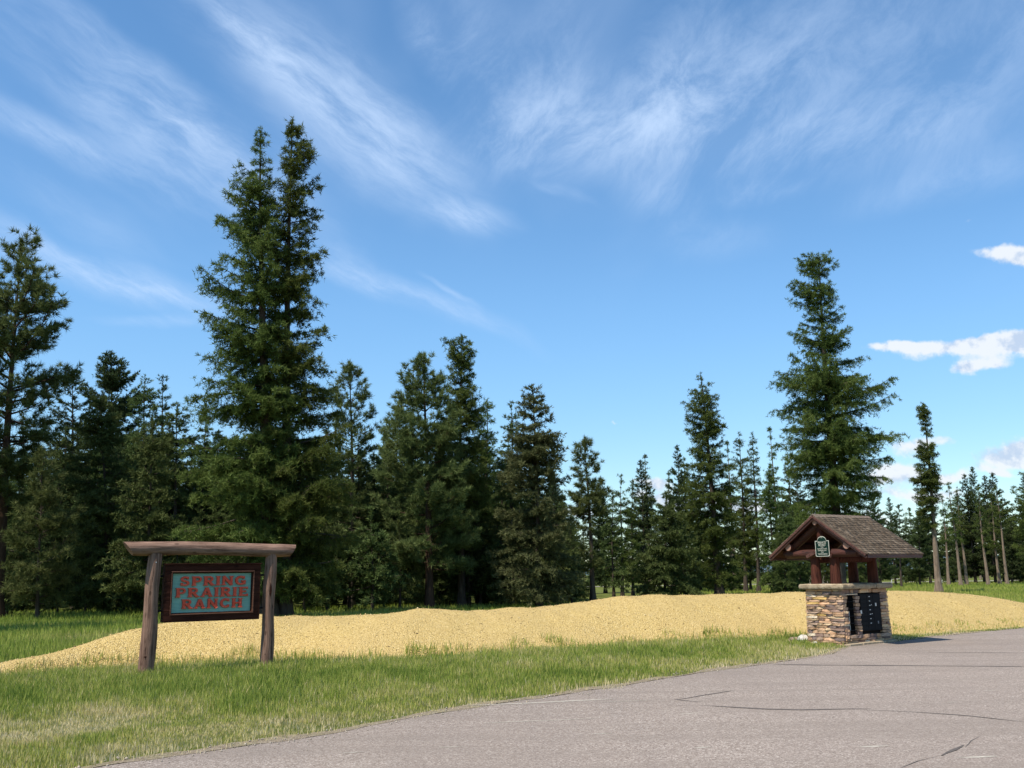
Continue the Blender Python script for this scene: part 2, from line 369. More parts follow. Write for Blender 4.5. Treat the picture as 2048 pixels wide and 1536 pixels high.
M_ROCK = plain('pale_boulder', (.52, .48, .42), .9, .2, .3, 7)
M_ROCKB = plain('brown_rubble', (.26, .19, .14), .9, .2, .3, 9)

# gravel
M_GRAV, t, b = mat('crushed_gravel', (.6, .45, .25), .95, .1)
co = coords(t)
v1 = N(t, 'ShaderNodeTexVoronoi'); link(t, co, v1.inputs['Vector']); v1.inputs['Scale'].default_value = 38
v2 = N(t, 'ShaderNodeTexVoronoi'); link(t, co, v2.inputs['Vector']); v2.inputs['Scale'].default_value = 9
n1 = noise(t, co, .5, 4, .6); n2 = noise(t, co, 5, 5, .65); n3 = noise(t, co, 55, 4, .7)
sepc = N(t, 'ShaderNodeSeparateColor'); link(t, v1.outputs['Color'], sepc.inputs[0])
c = ramp(t, sepc.outputs[0], [(0, (.31, .215, .08)), (.22, (.49, .345, .125)), (.7, (.55, .395, .15)), (1, (.63, .48, .23))])
c = mixc(t, maprange(t, n1.outputs['Fac'], .35, .7, 0, .35), c, (.48, .34, .145))
c = mixc(t, maprange(t, n2.outputs['Fac'], .62, .78, 0, .5), c, (.58, .47, .30))
link(t, c, b.inputs['Base Color'])
hh = mathn(t, 'ADD', mathn(t, 'MULTIPLY', v1.outputs['Distance'], -.9), mathn(t, 'ADD', mathn(t, 'MULTIPLY', n2.outputs['Fac'], .5), mathn(t, 'MULTIPLY', n3.outputs['Fac'], .5)))
bump(t, b, hh, .85, .035)
M_PEB, t, b = mat('gravel_pebble', (.6, .45, .25), .95, .1)
a_ = N(t, 'ShaderNodeAttribute', attribute_name='tint')
link(t, ramp(t, a_.outputs['Fac'], [(0, (.17, .115, .055)), (.2, (.40, .29, .125)), (.8, (.52, .38, .17)), (1, (.64, .52, .30))]), b.inputs['Base Color'])

# ground under the grass
M_GROUND, t, b = mat('meadow_ground', (.1, .12, .05), .95, .05)
co = coords(t); n1 = noise(t, co, .09, 5, .6); n2 = noise(t, co, 1.1, 6, .65); n3 = noise(t, co, 14, 5, .7)
c = ramp(t, n2.outputs['Fac'], [(.3, (.095, .115, .025)), (.55, (.14, .16, .036)), (.75, (.24, .21, .085))])
c = mixc(t, maprange(t, n1.outputs['Fac'], .45, .7, 0, .35), c, (.15, .15, .06))
c = mixc(t, maprange(t, n3.outputs['Fac'], .35, .7, 0, .45), c, (.045, .06, .018))
link(t, c, b.inputs['Base Color']); bump(t, b, n3.outputs['Fac'], 1, .08)

# asphalt
M_ASPH, t, b = mat('weathered_asphalt', (.25, .2, .19), .9, .2)
co = coords(t)
v1 = N(t, 'ShaderNodeTexVoronoi'); link(t, co, v1.inputs['Vector']); v1.inputs['Scale'].default_value = 75
sp = N(t, 'ShaderNodeSeparateColor'); link(t, v1.outputs['Color'], sp.inputs[0])
n1 = noise(t, co, .35, 5, .6); n2 = noise(t, co, 3.0, 6, .65); n3 = noise(t, co, 60, 3, .7); n4 = noise(t, mapping(t, co, rot=(0, 0, R_(35)), scale=(.5, 2.6, 1)), 1.4, 7, .68, .6)
c = ramp(t, sp.outputs[0], [(0, (.145, .112, .090)), (.45, (.262, .210, .174)), (.8, (.345, .286, .243)), (1, (.50, .435, .375))])
c = mixc(t, maprange(t, n1.outputs['Fac'], .35, .68, 0, .4), c, (.235, .19, .16))
c = mixc(t, maprange(t, n2.outputs['Fac'], .55, .75, 0, .3), c, (.33, .275, .23))
c = mixc(t, maprange(t, n4.outputs['Fac'], .655, .73, 0, .55), c, (.46, .42, .35))
n5 = noise(t, mapping(t, co, rot=(0, 0, R_(-50)), scale=(.12, 1.6, 1)), 1.0, 5, .6, .3)
c = mixc(t, maprange(t, n5.outputs['Fac'], .42, .62, 0, .45), c, (.215, .175, .145))
n6 = noise(t, co, 1.1, 7, .7, .4); c = mixc(t, maprange(t, n6.outputs['Fac'], .60, .72, 0, .35), c, (.37, .32, .265))
link(t, c, b.inputs['Base Color'])
bump(t, b, mathn(t, 'ADD', v1.outputs['Distance'], n3.outputs['Fac']), .55, .012)
M_TAR = plain('tar_crack_filler', (.105, .09, .08), .9, .1, .3, 12)
M_DUST = plain('pale_dust_scuff', (.40, .36, .30), .95, .1, .2, 15)

def grass_mat(name, transl=.35):
    M, t, b = mat(name, (.1, .15, .04), .6, .25)
    a_ = N(t, 'ShaderNodeAttribute', attribute_name='tint')
    c = ramp(t, a_.outputs['Fac'], [(0, (.13, .19, .028)), (.32, (.26, .32, .05)), (.58, (.41, .40, .10)), (.8, (.54, .45, .19)), (1, (.72, .60, .35))])
    link(t, c, b.inputs['Base Color'])
    tr = N(t, 'ShaderNodeBsdfTranslucent'); link(t, c, tr.inputs['Color'])
    ms = N(t, 'ShaderNodeMixShader'); ms.inputs[0].default_value = transl
    link(t, b.outputs[0], ms.inputs[1]); link(t, tr.outputs[0], ms.inputs[2]); link(t, ms.outputs[0], t.nodes['Material Output'].inputs[0])
    return M
M_GRASS = grass_mat('grass_blades')
M_HILL = plain('distant_forested_hill', (.12, .18, .22), 1, 0, .15, .004)  # bluish tone stands in for air haze, painted into the hill colour

# ------------------------------------------------------------------ terrain
def polyline(pts):
    P = np.array(pts); return lambda x: np.interp(x, P[:, 0], P[:, 1])
road_px = [(195, 1536), (439, 1499), (659, 1470), (830, 1436), (1000, 1409), (1205, 1379), (1420, 1343), (1588, 1321), (1665, 1309), (1682, 1299), (1700, 1292.5), (1783, 1285), (1870, 1274), (1960, 1264.5), (2048, 1257)]
rp = [ground(*p)[:2] for p in road_px]
rp = [(-14, -6), (-6.5, 4.6)]+[tuple(p) for p in rp]
d_ = np.array(rp[-1])-np.array(rp[-3]); d_ /= np.linalg.norm(d_)
rp += [tuple(np.array(rp[-1])+d_*10), tuple(np.array(rp[-1])+d_*80)]
road_y = polyline(rp)

foot_px = [(-300, 1388), (-100, 1368), (0, 1357), (150, 1343), (300, 1334), (550, 1325), (700, 1326), (1000, 1309), (1250, 1291), (1500, 1280), (1600, 1274)]
fp = []
for p in foot_px:
    g = ground(p[0], p[1], .02); fp.append((g[0], g[1]))
fp += [(8.2, 24.7), (10.5, 25.6), (14, 28.0), (18, 30.5), (30, 34), (60, 44)]
foot_y = polyline(fp)
crest_px = [(-300, 1356), (-100, 1342), (0, 1325), (100, 1305), (200, 1277), (320, 1246), (420, 1237), (520, 1232), (640, 1235), (720, 1233), (790, 1226), (835, 1218), (900, 1219), (960, 1222), (1060, 1217), (1120, 1211), (1170, 1204), (1250, 1191), (1320, 1186), (1360, 1188), (1450, 1188), (1540, 1187), (1620, 1186), (1700, 1186),
            (1780, 1184), (1850, 1184), (1900, 1185.5), (1960, 1190), (2000, 1198), (2048, 1209), (2150, 1232), (2300, 1245)]
cx_, cy_, cz_ = [], [], []
for p in crest_px:
    Y = 22.0
    for _ in range(20):
        q = at(p[0], p[1], Y); Y = foot_y(q[0])+min(3.6, .3+max(0, p[0]+200)/200*.7)
    q = at(p[0], p[1], Y); cx_.append(q[0]); cy_.append(Y); cz_.append(q[2])
def berm_h(x, y):
    fy = foot_y(x); cy = np.interp(x, cx_, cy_); cz = np.interp(x, cx_, cz_)
    cz = np.maximum(cz, -.1)*np.where(x < cx_[0], np.clip(1-(cx_[0]-x)/3, 0, 1), 1)*np.where(x > cx_[-1], np.clip(1-(x-cx_[-1])/4, 0, 1), 1)
    u = (y-fy)/(cy-fy)
    front = np.clip(u, -1, 1)
    hf = cz*np.sin(np.clip(front, 0, 1)*math.pi/2)**1.0
    ub = np.clip((y-cy)/5.0, 0, 1); hb = cz*(.5+.5*np.cos(ub*math.pi))
    h = np.where(y < cy, hf, hb)
    h = np.where(y < fy, -.25*np.clip(fy-y, 0, 1), h)
    h = np.where(y > cy+4.6, h-.08*(y-cy-4.6), h)
    return h

def grid_mesh(name, xs, ys, zf):
    X, Y = np.meshgrid(xs, ys); Z = zf(X, Y)
    V = np.stack([X.ravel(), Y.ravel(), Z.ravel()], 1); nx = len(xs); ny = len(ys)
    i = (np.arange(ny-1)[:, None]*nx+np.arange(nx-1)[None]).ravel()
    return np_mesh(name, V, np.stack([i, i+1, i+nx+1, i+nx], 1), smooth=True)
xs = np.concatenate([[-6000, -1500, -400, -150], np.arange(-80, 121, 2.5), [250, 600, 2000, 6000]])
ys = np.concatenate([[-3000, -500, -100, -40], np.arange(-20, 171, 2.5), [220, 350, 700, 2000, 9000]])
def ground_z(X, Y): return (fbm(X, Y, 14, 3, 2)-.5)*.25*np.clip((Y-34)/15, 0, 1)*np.clip((300-Y)/100, 0, 1)
gr = newobj('ground', grid_mesh('ground', xs, ys, ground_z), M_GROUND); tag(gr, kind='structure')
bx = np.arange(-16, 46, .11); 
def berm_z(X, Y):
    h = berm_h(X, Y)
    f = np.clip((h+.05)*8, 0, 1)
    return h+f*np.clip(h*1.6, .1, 1)*((fbm(X, Y, 2.6, 5, 3)-.5)*.16+(fbm(X*2.2+Y, Y*.6, .9, 8, 2)-.5)*.06+(fbm(X, Y, .4, 9, 3)-.5)*.025)*np.clip(h*3+.25, 0, 1)
by = np.arange(0, 1.0001, .011)
Xg = np.repeat(bx[None], len(by), 0); y0 = foot_y(bx)-.5; y1 = np.interp(bx, cx_, cy_)+5.6
Yg = y0[None]+(y1-y0)[None]*by[:, None]
Zg = berm_z(Xg, Yg); nx = len(bx)
i = (np.arange(len(by)-1)[:, None]*nx+np.arange(nx-1)[None]).ravel()
berm = newobj('gravel_mound', np_mesh('gravel_mound', np.stack([Xg.ravel(), Yg.ravel(), Zg.ravel()], 1), np.stack([i, i+1, i+nx+1, i+nx], 1), smooth=True), M_GRAV)
tag(berm, kind='structure')

# road surface: one sheet 4 cm proud of the soil
n = 260
ex = np.concatenate([np.linspace(rp[0][0], 20, n), np.linspace(20.5, rp[-1][0], 20)])
ey = road_y(ex)+(fbm(ex, ex*0+3, .5, 21, 3)-.5)*.22*np.clip(ex+9, 0, 1)
V = []; 
for k in range(len(ex)):
    for f in (0, .0006, .1, .3, 1):
        yy = ey[k]+(-60-ey[k])*f
        V.append((ex[k], yy, .012 if f > 0 else -.02))
V = np.array(V); i = (np.arange(len(ex)-1)[:, None]*5+np.arange(4)[None]).ravel()
rd = newobj('road', np_mesh('road', V, np.stack([i+1, i+6, i+5, i], 1)[:, ::-1], smooth=False), M_ASPH); tag(rd, kind='structure')
# crumbled shoulder between asphalt and grass
Vs = []; sx_ = np.linspace(-8, 20, 1400); so_ = .05+.9*np.clip(fbm(sx_, sx_*0, .9, 44, 4)-.25, 0, 1); si_ = .22*np.clip(fbm(sx_, sx_*0+9, .3, 45, 3)-.35, 0, 1)
ry_ = road_y(sx_)+(fbm(sx_, sx_*0+3, .5, 21, 3)-.5)*.22*np.clip(sx_+9, 0, 1)
for k in range(1400): Vs += [(sx_[k], ry_[k]-si_[k], .0145), (sx_[k], ry_[k]+.01, .0145), (sx_[k], ry_[k]+so_[k], .004)]
i = (np.arange(1399)[:, None]*3+np.arange(2)[None]).ravel()
M_SHOUL, t, b = mat('crumbled_shoulder', (.3, .25, .19), .95, .05)
n1 = noise(t, coords(t), 24, 6, .7); n2 = noise(t, coords(t), 2.5, 4, .6)
c = ramp(t, n1.outputs['Fac'], [(.3, (.13, .10, .065)), (.5, (.24, .19, .135)), (.7, (.40, .34, .26))]); link(t, mixc(t, maprange(t, n2.outputs['Fac'], .4, .65, 0, .5), c, (.24, .21, .12)), b.inputs['Base Color']); bump(t, b, n1.outputs['Fac'], 1, .03)
sh = newobj('road_shoulder', np_mesh('road_shoulder', np.array(Vs), np.stack([i, i+3, i+4, i+1], 1)), M_SHOUL); tag(sh, kind='structure')
def strip(pxs, width, name, m_, z=.016, wpx=None, seed=0):
    rg = np.random.default_rng(seed); P = [ground(*p, z)[:2] for p in pxs]; pts = []
    for a, b2 in zip(P[:-1], P[1:]):
        k = max(2, int(np.linalg.norm(b2-a)/.12)); pts += [a+(b2-a)*q/k for q in range(k)]
    pts.append(P[-1]); pts = np.array(pts); L = len(pts)
    pts = pts+np.stack([fbm(pts[:, 0], pts[:, 1], .8, seed, 2)-.5, fbm(pts[:, 0], pts[:, 1], .8, seed+5, 2)-.5], 1)*.10
    d = np.gradient(pts, axis=0); d /= np.linalg.norm(d, axis=1)[:, None]+1e-9; nn = np.stack([-d[:, 1], d[:, 0]], 1)
    w = width*(.45+.9*vnoise(np.arange(L)*.12, np.zeros(L), .5, seed))*np.clip(np.minimum(np.arange(L), L-1-np.arange(L))/4+.15, 0, 1)
    V = np.concatenate([pts+nn*w[:, None]/2, pts-nn*w[:, None]/2]); V = np.concatenate([V, np.full((len(V), 1), z)], 1)
    i = np.arange(L-1); return newobj(name, np_mesh(name, V, np.stack([i+L, i+L+1, i+1, i], 1)), m_, rd)
strip([(1545, 1328.5), (1640, 1330), (1800, 1331), (2070, 1333)], .085, 'crack_filler', M_TAR, seed=1)
strip([(1793, 1305), (1900, 1304.5), (2060, 1305)], .03, 'crack_filler', M_TAR, seed=2)
strip([(1400, 1411), (1460, 1414.6), (1530, 1418), (1599, 1419.7), (1742, 1417)], .07, 'crack_filler', M_TAR, seed=3)
strip([(1700, 1417), (1829, 1424), (1940, 1432), (2070, 1445)], .035, 'crack_filler', M_TAR, seed=4)
strip([(1353, 1399), (1400, 1390), (1465, 1381)], .045, 'crack_filler', M_TAR, seed=5)
strip([(1350, 1398), (1375, 1401), (1410, 1404)], .06, 'crack_filler', M_TAR, seed=6)
strip([(1320, 1409), (1400, 1410)], .03, 'crack_filler', M_TAR, seed=7)
strip([(1880, 1511), (1905, 1500), (1931, 1490)], .14, 'crack_filler', M_TAR, seed=8)
strip([(1925, 1493), (1935, 1480), (1965, 1470)], .012, 'crack', M_TAR, seed=9)
strip([(1890, 1510), (1840, 1522), (1790, 1540)], .012, 'crack', M_TAR, seed=10)

for k, (px, py, w, h_) in enumerate([(1800//1, 1498, 0, 0), (1740, 1492, 30, .10), (1080, 1405, 150, .06), (1090, 1441, 120, .05), (1407, 1494, 18, .08), (1250, 1402, 60, .05), (1950, 1514, 40, .12), (1985, 1381, 16, .05), (1905, 1404, 14, .05), (900, 1495, 26, .06), (700, 1504, 22, .05), (1640, 1372, 20, .05), (1210, 1466, 22, .05)]):
    if w: strip([(px-w, py+w*.04), (px, py), (px+w, py-w*.05)], h_, 'dust_scuff', M_DUST, z=.0145, seed=30+k)
# ------------------------------------------------------------------ kiosk frame (needed for masks)
RZ = R_(-55)
Xl = np.array([math.cos(RZ), math.sin(RZ), 0]); Yl = np.array([-math.sin(RZ), math.cos(RZ), 0])
KW, KD = 1.0, 1.64
near = ground(1692, 1291)
KC = near - Xl*KW/2 + Yl*KD/2; KC[2] = 0
def in_kiosk(x, y, pad=0.0):
    dx = x-KC[0]; dy = y-KC[1]; u = dx*Xl[0]+dy*Xl[1]; v = dx*Yl[0]+dy*Yl[1]
    return (np.abs(u) < KW/2+pad) & (np.abs(v) < KD/2+pad)

# ------------------------------------------------------------------ grass
def blades(name, x, y, z, h, w, tint, lean=.35, seg=2, mat_=M_GRASS, label=None, seed=1):
    rg = np.random.default_rng(seed); n = len(x)
    az = rg.uniform(0, 2*math.pi, n); la = rg.uniform(0, 2*math.pi, n); ln = rg.uniform(.05, 1, n)*lean*h
    wx = np.cos(az)*w/2; wy = np.sin(az)*w/2; lx = np.cos(la)*ln; ly = np.sin(la)*ln
    P = np.stack([x, y, z], 1)
    W = np.stack([wx, wy, 0*wx], 1)
    if seg == 2:
        mid = P+np.stack([lx*.3, ly*.3, h*.55], 1); tip = P+np.stack([lx, ly, h*.97], 1)
        V = np.stack([P-W, P+W, mid+W*.75, mid-W*.75, tip], 1).reshape(-1, 3)
        b0 = np.arange(n)*5
        F = np.concatenate([np.stack([b0, b0+1, b0+2], 1), np.stack([b0, b0+2, b0+3], 1), np.stack([b0+3, b0+2, b0+4], 1)])
        T = np.repeat(tint, 5)
    else:
        tip = P+np.stack([lx, ly, h], 1); V = np.stack([P-W, P+W, tip], 1).reshape(-1, 3)
        b0 = np.arange(n)*3; F = np.stack([b0, b0+1, b0+2], 1); T = np.repeat(tint, 3)
    o = newobj(name, np_mesh(name, V, F, np.clip(T, 0, 1)), mat_)
    tag(o, label, 'grass', kind='stuff'); return o
def sample_ground(n, ymin, ymax, seed, xm=.62, xoff=0):
    rg = np.random.default_rng(seed); u = rg.random(n)
    y = ymin*(ymax/ymin)**u if False else (ymin**.4+(ymax**.4-ymin**.4)*u)**(1/.4)
    x = rg.uniform(-1, 1, n)*(xm*y+1.0)
    return x, y
x, y = sample_ground(950000, 6.5, 30, 11)
ry = road_y(x); fy = foot_y(x)
dr = (y-ry)*.72
rr = np.random.default_rng(5).random(len(x))
edge = fbm(x, y, .7, 31, 3)
keep = (dr > (edge-.5)*.55-.06) & (y < fy+.35+(fbm(x, y, .6, 77, 2)-.5)*.9) & ~in_kiosk(x, y, .06)
# apron in front of the kiosk stays clear; density thins by the road
dens = np.clip(dr/.9, 0.12, 1)*np.clip(.35+1.3*(fbm(x, y, .45, 40, 3)-.15), .15, 1)
dens *= np.where(y > fy-.1, .45, 1)
keep &= rr < dens
x, y, dr = x[keep], y[keep], dr[keep]
rg = np.random.default_rng(6); n_ = len(x)
dry = fbm(x, y, 1.8, 50, 4); dry2 = fbm(x, y, .3, 55, 2)
leftdry = np.exp(-(((x+4.8)/3.2)**2+((y-11.1)/1.6)**2))*.5*(.6+.9*fbm(x, y, .8, 66, 2)) + np.exp(-(((x+1.5)/1.6)**2+((y-12.6)/.8)**2))*.12
tall = np.clip(.35+.55*np.clip((dr-.3)/2.5, 0, 1)+.5*(fbm(x, y, 1.2, 60, 3)-.5), .2, 1.1)*(1-.75*leftdry/.42*.8)
h = (.175*tall*rg.uniform(.4, 1.25, n_)).clip(.03, .34)
tint = .31+.9*(dry-.45)+.5*(dry2-.5)+leftdry+.62*np.exp(-dr/.5)*(.5+fbm(x, y, .5, 67, 2))+rg.normal(0, .13, n_)+np.where(rg.random(n_) < .10, .38, 0)
tall_s = rg.random(n_) < .006
h = np.where(tall_s & (dr > 1.2), h*1.5, h)
print('grass near', n_)
ge = blades('grass', x, y, np.where(y > foot_y(x), berm_h(x, y).clip(0), 0)*1.0, h, rg.uniform(.005, .010, n_)*np.clip(y/12, 1, 2), tint, .45, 2, label='tall green roadside grass with dry patches between road and gravel mound', seed=3)
# meadow behind the mound
x, y = sample_ground(230000, 21, 120, 12, .66)
cyy = np.interp(x, cx_, cy_)
left_end = x < cx_[0]
keep = ((y > cyy+3.2) | (left_end & (y > foot_y(x)))) & ((x > -40) & (x < 75))
keep &= ~((y > 56) & (x < .2*y-4)) & (rg.random(len(x)) < .9)
x, y = x[keep], y[keep]; n_ = len(x)
dry = fbm(x, y, 5, 90, 3); bare = np.exp(-(((x+12.6)/1.6)**2+((y-29.5)/1.4)**2))+np.exp(-(((x+10.4)/.9)**2+((y-28)/1.1)**2))
k2 = rg.random(n_) > bare*.85; x, y, dry, bare = x[k2], y[k2], dry[k2], bare[k2]; n_ = len(x)
print('grass far', n_)
blades('meadow_grass', x, y, ground_z(x, y), rg.uniform(.10, .26, n_)*(.7+.6*fbm(x, y, 3, 93, 2)), rg.uniform(.02, .05, n_)*np.clip(y/40, .6, 2.2), .32+.6*(dry-.45)+.3*bare+rg.normal(0, .08, n_), .5, 1,
       label='green meadow grass behind the gravel mound up to the trees', seed=4)
# gravel stones lying on the mound
def pebbles(name, x, y, z, s, tint, m_, label):
    n = len(x); rg = np.random.default_rng(3)
    base = np.array([(1, 0, 0), (0, 1, 0), (-1, 0, 0), (0, -1, 0), (0, 0, .8), (0, 0, -.8)], float)
    V = base[None]*s[:, None, None]*rg.uniform(.6, 1.3, (n, 6, 1)); a = rg.uniform(0, 6.28, n); ca, sa = np.cos(a)[:, None], np.sin(a)[:, None]
    V = np.stack([V[..., 0]*ca-V[..., 1]*sa, V[..., 0]*sa+V[..., 1]*ca, V[..., 2]], -1)+np.stack([x, y, z], 1)[:, None]
    f = np.array([(0, 1, 4), (1, 2, 4), (2, 3, 4), (3, 0, 4), (1, 0, 5), (2, 1, 5), (3, 2, 5), (0, 3, 5)])
    F = (np.arange(n)[:, None, None]*6+f[None]).reshape(-1, 3)
    o = newobj(name, np_mesh(name, V.reshape(-1, 3), F, np.repeat(tint, 6)), m_); tag(o, label, 'gravel', kind='stuff'); return o
rg = np.random.default_rng(15); n = 20000
x = rg.uniform(-13, 20, n); u = rg.random(n); cyy = np.interp(x, cx_, cy_); y = foot_y(x)-.1+(cyy-foot_y(x)+.5)*u
z = berm_z(x, y); k = z > .02; x, y, z = x[k], y[k], z[k]; n = len(x)
pebbles('gravel', x, y, z+.004, (rg.gamma(2.5, .0030, n)+np.where(rg.random(n) < .01, .015, 0)).clip(.004, .035), rg.random(n), M_PEB, 'loose yellow crushed gravel covering the mound')
n = 1800; x = rg.uniform(-6, 8.5, n); y = road_y(x)+rg.normal(-.02, .25, n); k = ~in_kiosk(x, y, .02); x, y = x[k], y[k]
pebbles('road_edge_gravel', x, y, 0*x+.016, rg.gamma(2.5, .0028, len(x)).clip(.003, .02), rg.uniform(.2, 1, len(x)), plain('edge_gravel', (.34, .29, .23), .95, .1, .35, 30), 'crumbled grey gravel along the edge of the road')

# ------------------------------------------------------------------ trees
def norm(a): return a/(np.linalg.norm(a, axis=-1, keepdims=True)+1e-9)
STYLE = {
 #         branches/m  a0 top,bottom  sag  up   twig spacing,len,angle  tuft spacing, blades, len, width, fwd, upb
 'larch':  dict(bpm=8.0, a_top=.75, a_bot=-.02, sag=.32, up=.20, tw_sp=.075, tw_len=.60, tw_dr=-.45, ts=.072, nb=4, bl=.185, bw=.036, fwd=.25, upb=.25, s0=.03, jit=.25),
 'pine':   dict(bpm=4.6, a_top=.9, a_bot=.10, sag=.35, up=.42, tw_sp=.12, tw_len=.66, tw_dr=.12, ts=.14, nb=10, bl=.27, bw=.032, fwd=.55, upb=.45, s0=.10, jit=.30),
 'spruce': dict(bpm=9.5, a_top=.55, a_bot=-.28, sag=.30, up=.30, tw_sp=.075, tw_len=.62, tw_dr=-.22, ts=.080, nb=4, bl=.18, bw=.045, fwd=.6, upb=.35, s0=.05, jit=.18),
 'fir':    dict(bpm=9.5, a_top=.9, a_bot=.25, sag=.18, up=.18, tw_sp=.08, tw_len=.58, tw_dr=.05, ts=.085, nb=4, bl=.19, bw=.050, fwd=.7, upb=.4, s0=.05, jit=.2),
}
def make_tree(kind, prof, H, base_off=None, topoff=(0, 0), seed=0, r0=None, dens=1.0, fat=1.0, tops=None, lob=None, bare=0.0, limb_bark=True, budget=1.0):
    """prof rows (z, left, right) in metres from the trunk line; returns three meshes (trunk, limbs, crown)."""
    S = dict(STYLE[kind]); rg = np.random.default_rng(seed)
    if lob is None: lob = {'fir': .12, 'spruce': .22, 'pine': .4, 'larch': .35}[kind]
    prof = np.array(sorted(prof), float); zb, zt = prof[0, 0], prof[-1, 0]
    lean = np.array([topoff[0], topoff[1]])
    r0 = r0 or H*.014
    def axis(z, w=0): 
        z = np.asarray(z, float); q = z/H
        wx = .10*np.sin(q*5+seed)*q; wy = .10*np.cos(q*4+seed*2)*q
        return np.stack([lean[0]*q+wx, lean[1]*q+wy, z], -1)
    # ---- trunk
    tm = MB(); zs = np.linspace(0, H*.995, 22)
    rad = [r0*(1-.96*(z/H)**.9)*(1+.5*math.exp(-z/.35)) for z in zs]; pts = [axis(z) for z in zs]; pts[0][2] = -.15
    tm.tube(pts, rad, 10, True, .06, seed)
    # ---- primaries
    Ht = zt-zb; nb = int(Ht*S['bpm']*dens*budget**.4)
    z = zb+Ht*(1-(1-rg.random(nb))**1.0)*.995; z = np.sort(z)
    az = np.arange(nb)*2.39996+rg.normal(0, .5, nb)
    pl = np.interp(z, prof[:, 0], prof[:, 1]); pr = np.interp(z, prof[:, 0], prof[:, 2])
    c = np.cos(az); R = np.where(c > 0, pr, pl)*np.abs(c)**1.0+(pl+pr)/2*(1-np.abs(c))
    ln_ = vnoise(az*3+50, z, .9, seed+3)            # lobes: neighbouring limbs share a length
    ln2 = vnoise((az % 6.28)*1.0, z*1.0, 1.6, seed+8)
    L = R*(1-lob*.6+lob*1.1*(ln_*.45+ln2*.55))*rg.uniform(.72, 1.10, nb)
    L = np.maximum(np.minimum(L*1.04, R*1.03), .14)
    tt = (z-zb)/max(Ht, .1)
    a0 = S['a_bot']+(S['a_top']-S['a_bot'])*tt**1.6+rg.normal(0, .13, nb)
    sag = S['sag']*rg.uniform(.6, 1.3, nb)*(1-.6*tt); up = S['up']*rg.uniform(.5, 1.5, nb)
    dirh = np.stack([np.cos(az), np.sin(az)], 1)
    P0 = axis(z)
    def bpos(i, s):
        Li = L[i]; q = np.empty((len(s), 3)); k = 1/np.sqrt(1+np.clip(a0[i], 0, 2)**2*.35)
        q[:, :2] = P0[i, :2]+dirh[i]*(Li*s*k)[:, None]
        q[:, 2] = P0[i, 2]+Li*(a0[i]*s*k-sag[i]*s**2+up[i]*s**3)
        q[:, 2] = np.maximum(q[:, 2], .12)
        return q
    # limb ribbons (3-sided tubes)
    m_ = 6; ss = np.linspace(0, 1, m_); VV = []; FF = []
    idx = np.arange(nb)
    rings = []
    rb = (.012+.016*L)*fat
    for s in ss:
        p = bpos(idx, np.full(nb, s)); r = rb*(1-.85*s)
        side = np.stack([-dirh[:, 1], dirh[:, 0], 0*az], 1)
        rings.append(np.stack([p+side*r[:, None], p-side*r[:, None]*.6+np.array([0, 0, 1])*r[:, None], p-side*r[:, None]*.6-np.array([0, 0, 1])*r[:, None]], 1))
    RV = np.stack(rings, 1)   # nb,m,3,3
    V1 = RV.reshape(-1, 3); base = (np.arange(nb)*m_*3)[:, None, None]; a = np.arange(m_-1)[None, :, None]*3; k = np.arange(3)[None, None]
    F1 = np.stack(np.broadcast_arrays(base+a+k, base+a+(k+1) % 3, base+a+3+(k+1) % 3, base+a+3+k), -1).reshape(-1, 4)
    # ---- twigs
    cnt = np.maximum(2, (L/S['tw_sp']*dens*budget).astype(int)); bi = np.repeat(idx, cnt); nt = len(bi)
    s = S['s0']+(1.02-S['s0'])*rg.random(nt)**.95
    tp = bpos(bi, s); side = rg.choice([-1, 1], nt); ang = az[bi]+side*rg.uniform(.35, 1.35, nt)
    tl = S['tw_len']*(.5+.55*(1-s))*np.clip(L[bi], .3, 3.0)**.6*rg.uniform(.5, 1.3, nt)*fat
    td = norm(np.stack([np.cos(ang), np.sin(ang), S['tw_dr']+rg.normal(0, S['jit'], nt)+.5*tt[bi]**3], 1))
    # leader at the tip of the tree
    # limbs' thin twigs as slivers
    sw = .007+.006*rg.random(nt)
    sv = np.stack([-np.sin(ang), np.cos(ang), 0*ang], 1)*sw[:, None]
    V2 = np.stack([tp-sv, tp+sv, tp+td*tl[:, None]], 1).reshape(-1, 3)
    F2 = np.arange(nt*3).reshape(-1, 3)
    # ---- tufts
    cn = np.maximum(1, (tl/S['ts']).astype(int)+1); ti = np.repeat(np.arange(nt), cn); n = len(ti)
    u = rg.random(n)
    if kind == 'pine': u = .5+.5*u
    tpz = tp[ti]+td[ti]*(tl[ti]*u)[:, None]; tpz[:, 2] -= (tl[ti]*u)**2*(.25 if kind in ('larch', 'spruce') else -.12)
    tpz += rg.normal(0, .02, (n, 3))
    # tip tufts on the top leader
    nl = int(26*dens); zl = H-rg.random(nl)**1.3*min(1.6, Ht*.15); lead = axis(zl); lead[:, 2] += .05
    tpz = np.concatenate([tpz, lead]); tdir = np.concatenate([td[ti], np.tile([0, 0, 1.0], (nl, 1))]); n = len(tpz)
    btint = rg.random(nb); tb = np.concatenate([btint[bi[ti]], np.full(nl, .6)])
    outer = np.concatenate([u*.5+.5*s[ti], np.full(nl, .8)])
    kbl = S['nb']
    D = rg.normal(0, 1, (n, kbl, 3))*.62; D += tdir[:, None]*S['fwd']; D[..., 2] += S['upb']
    D = norm(D); l = S['bl']*fat*rg.uniform(.6, 1.25, (n, kbl, 1)); w = S['bw']*fat*rg.uniform(.7, 1.2, (n, kbl, 1))
    q = norm(np.cross(D, rg.normal(0, 1, (n, kbl, 3))))
    p = tpz[:, None]+D*l*.1
    V3 = np.stack([p-q*w*.5, p+q*w*.5, p+D*l], 2).reshape(-1, 3); F3 = np.arange(len(V3)).reshape(-1, 3)
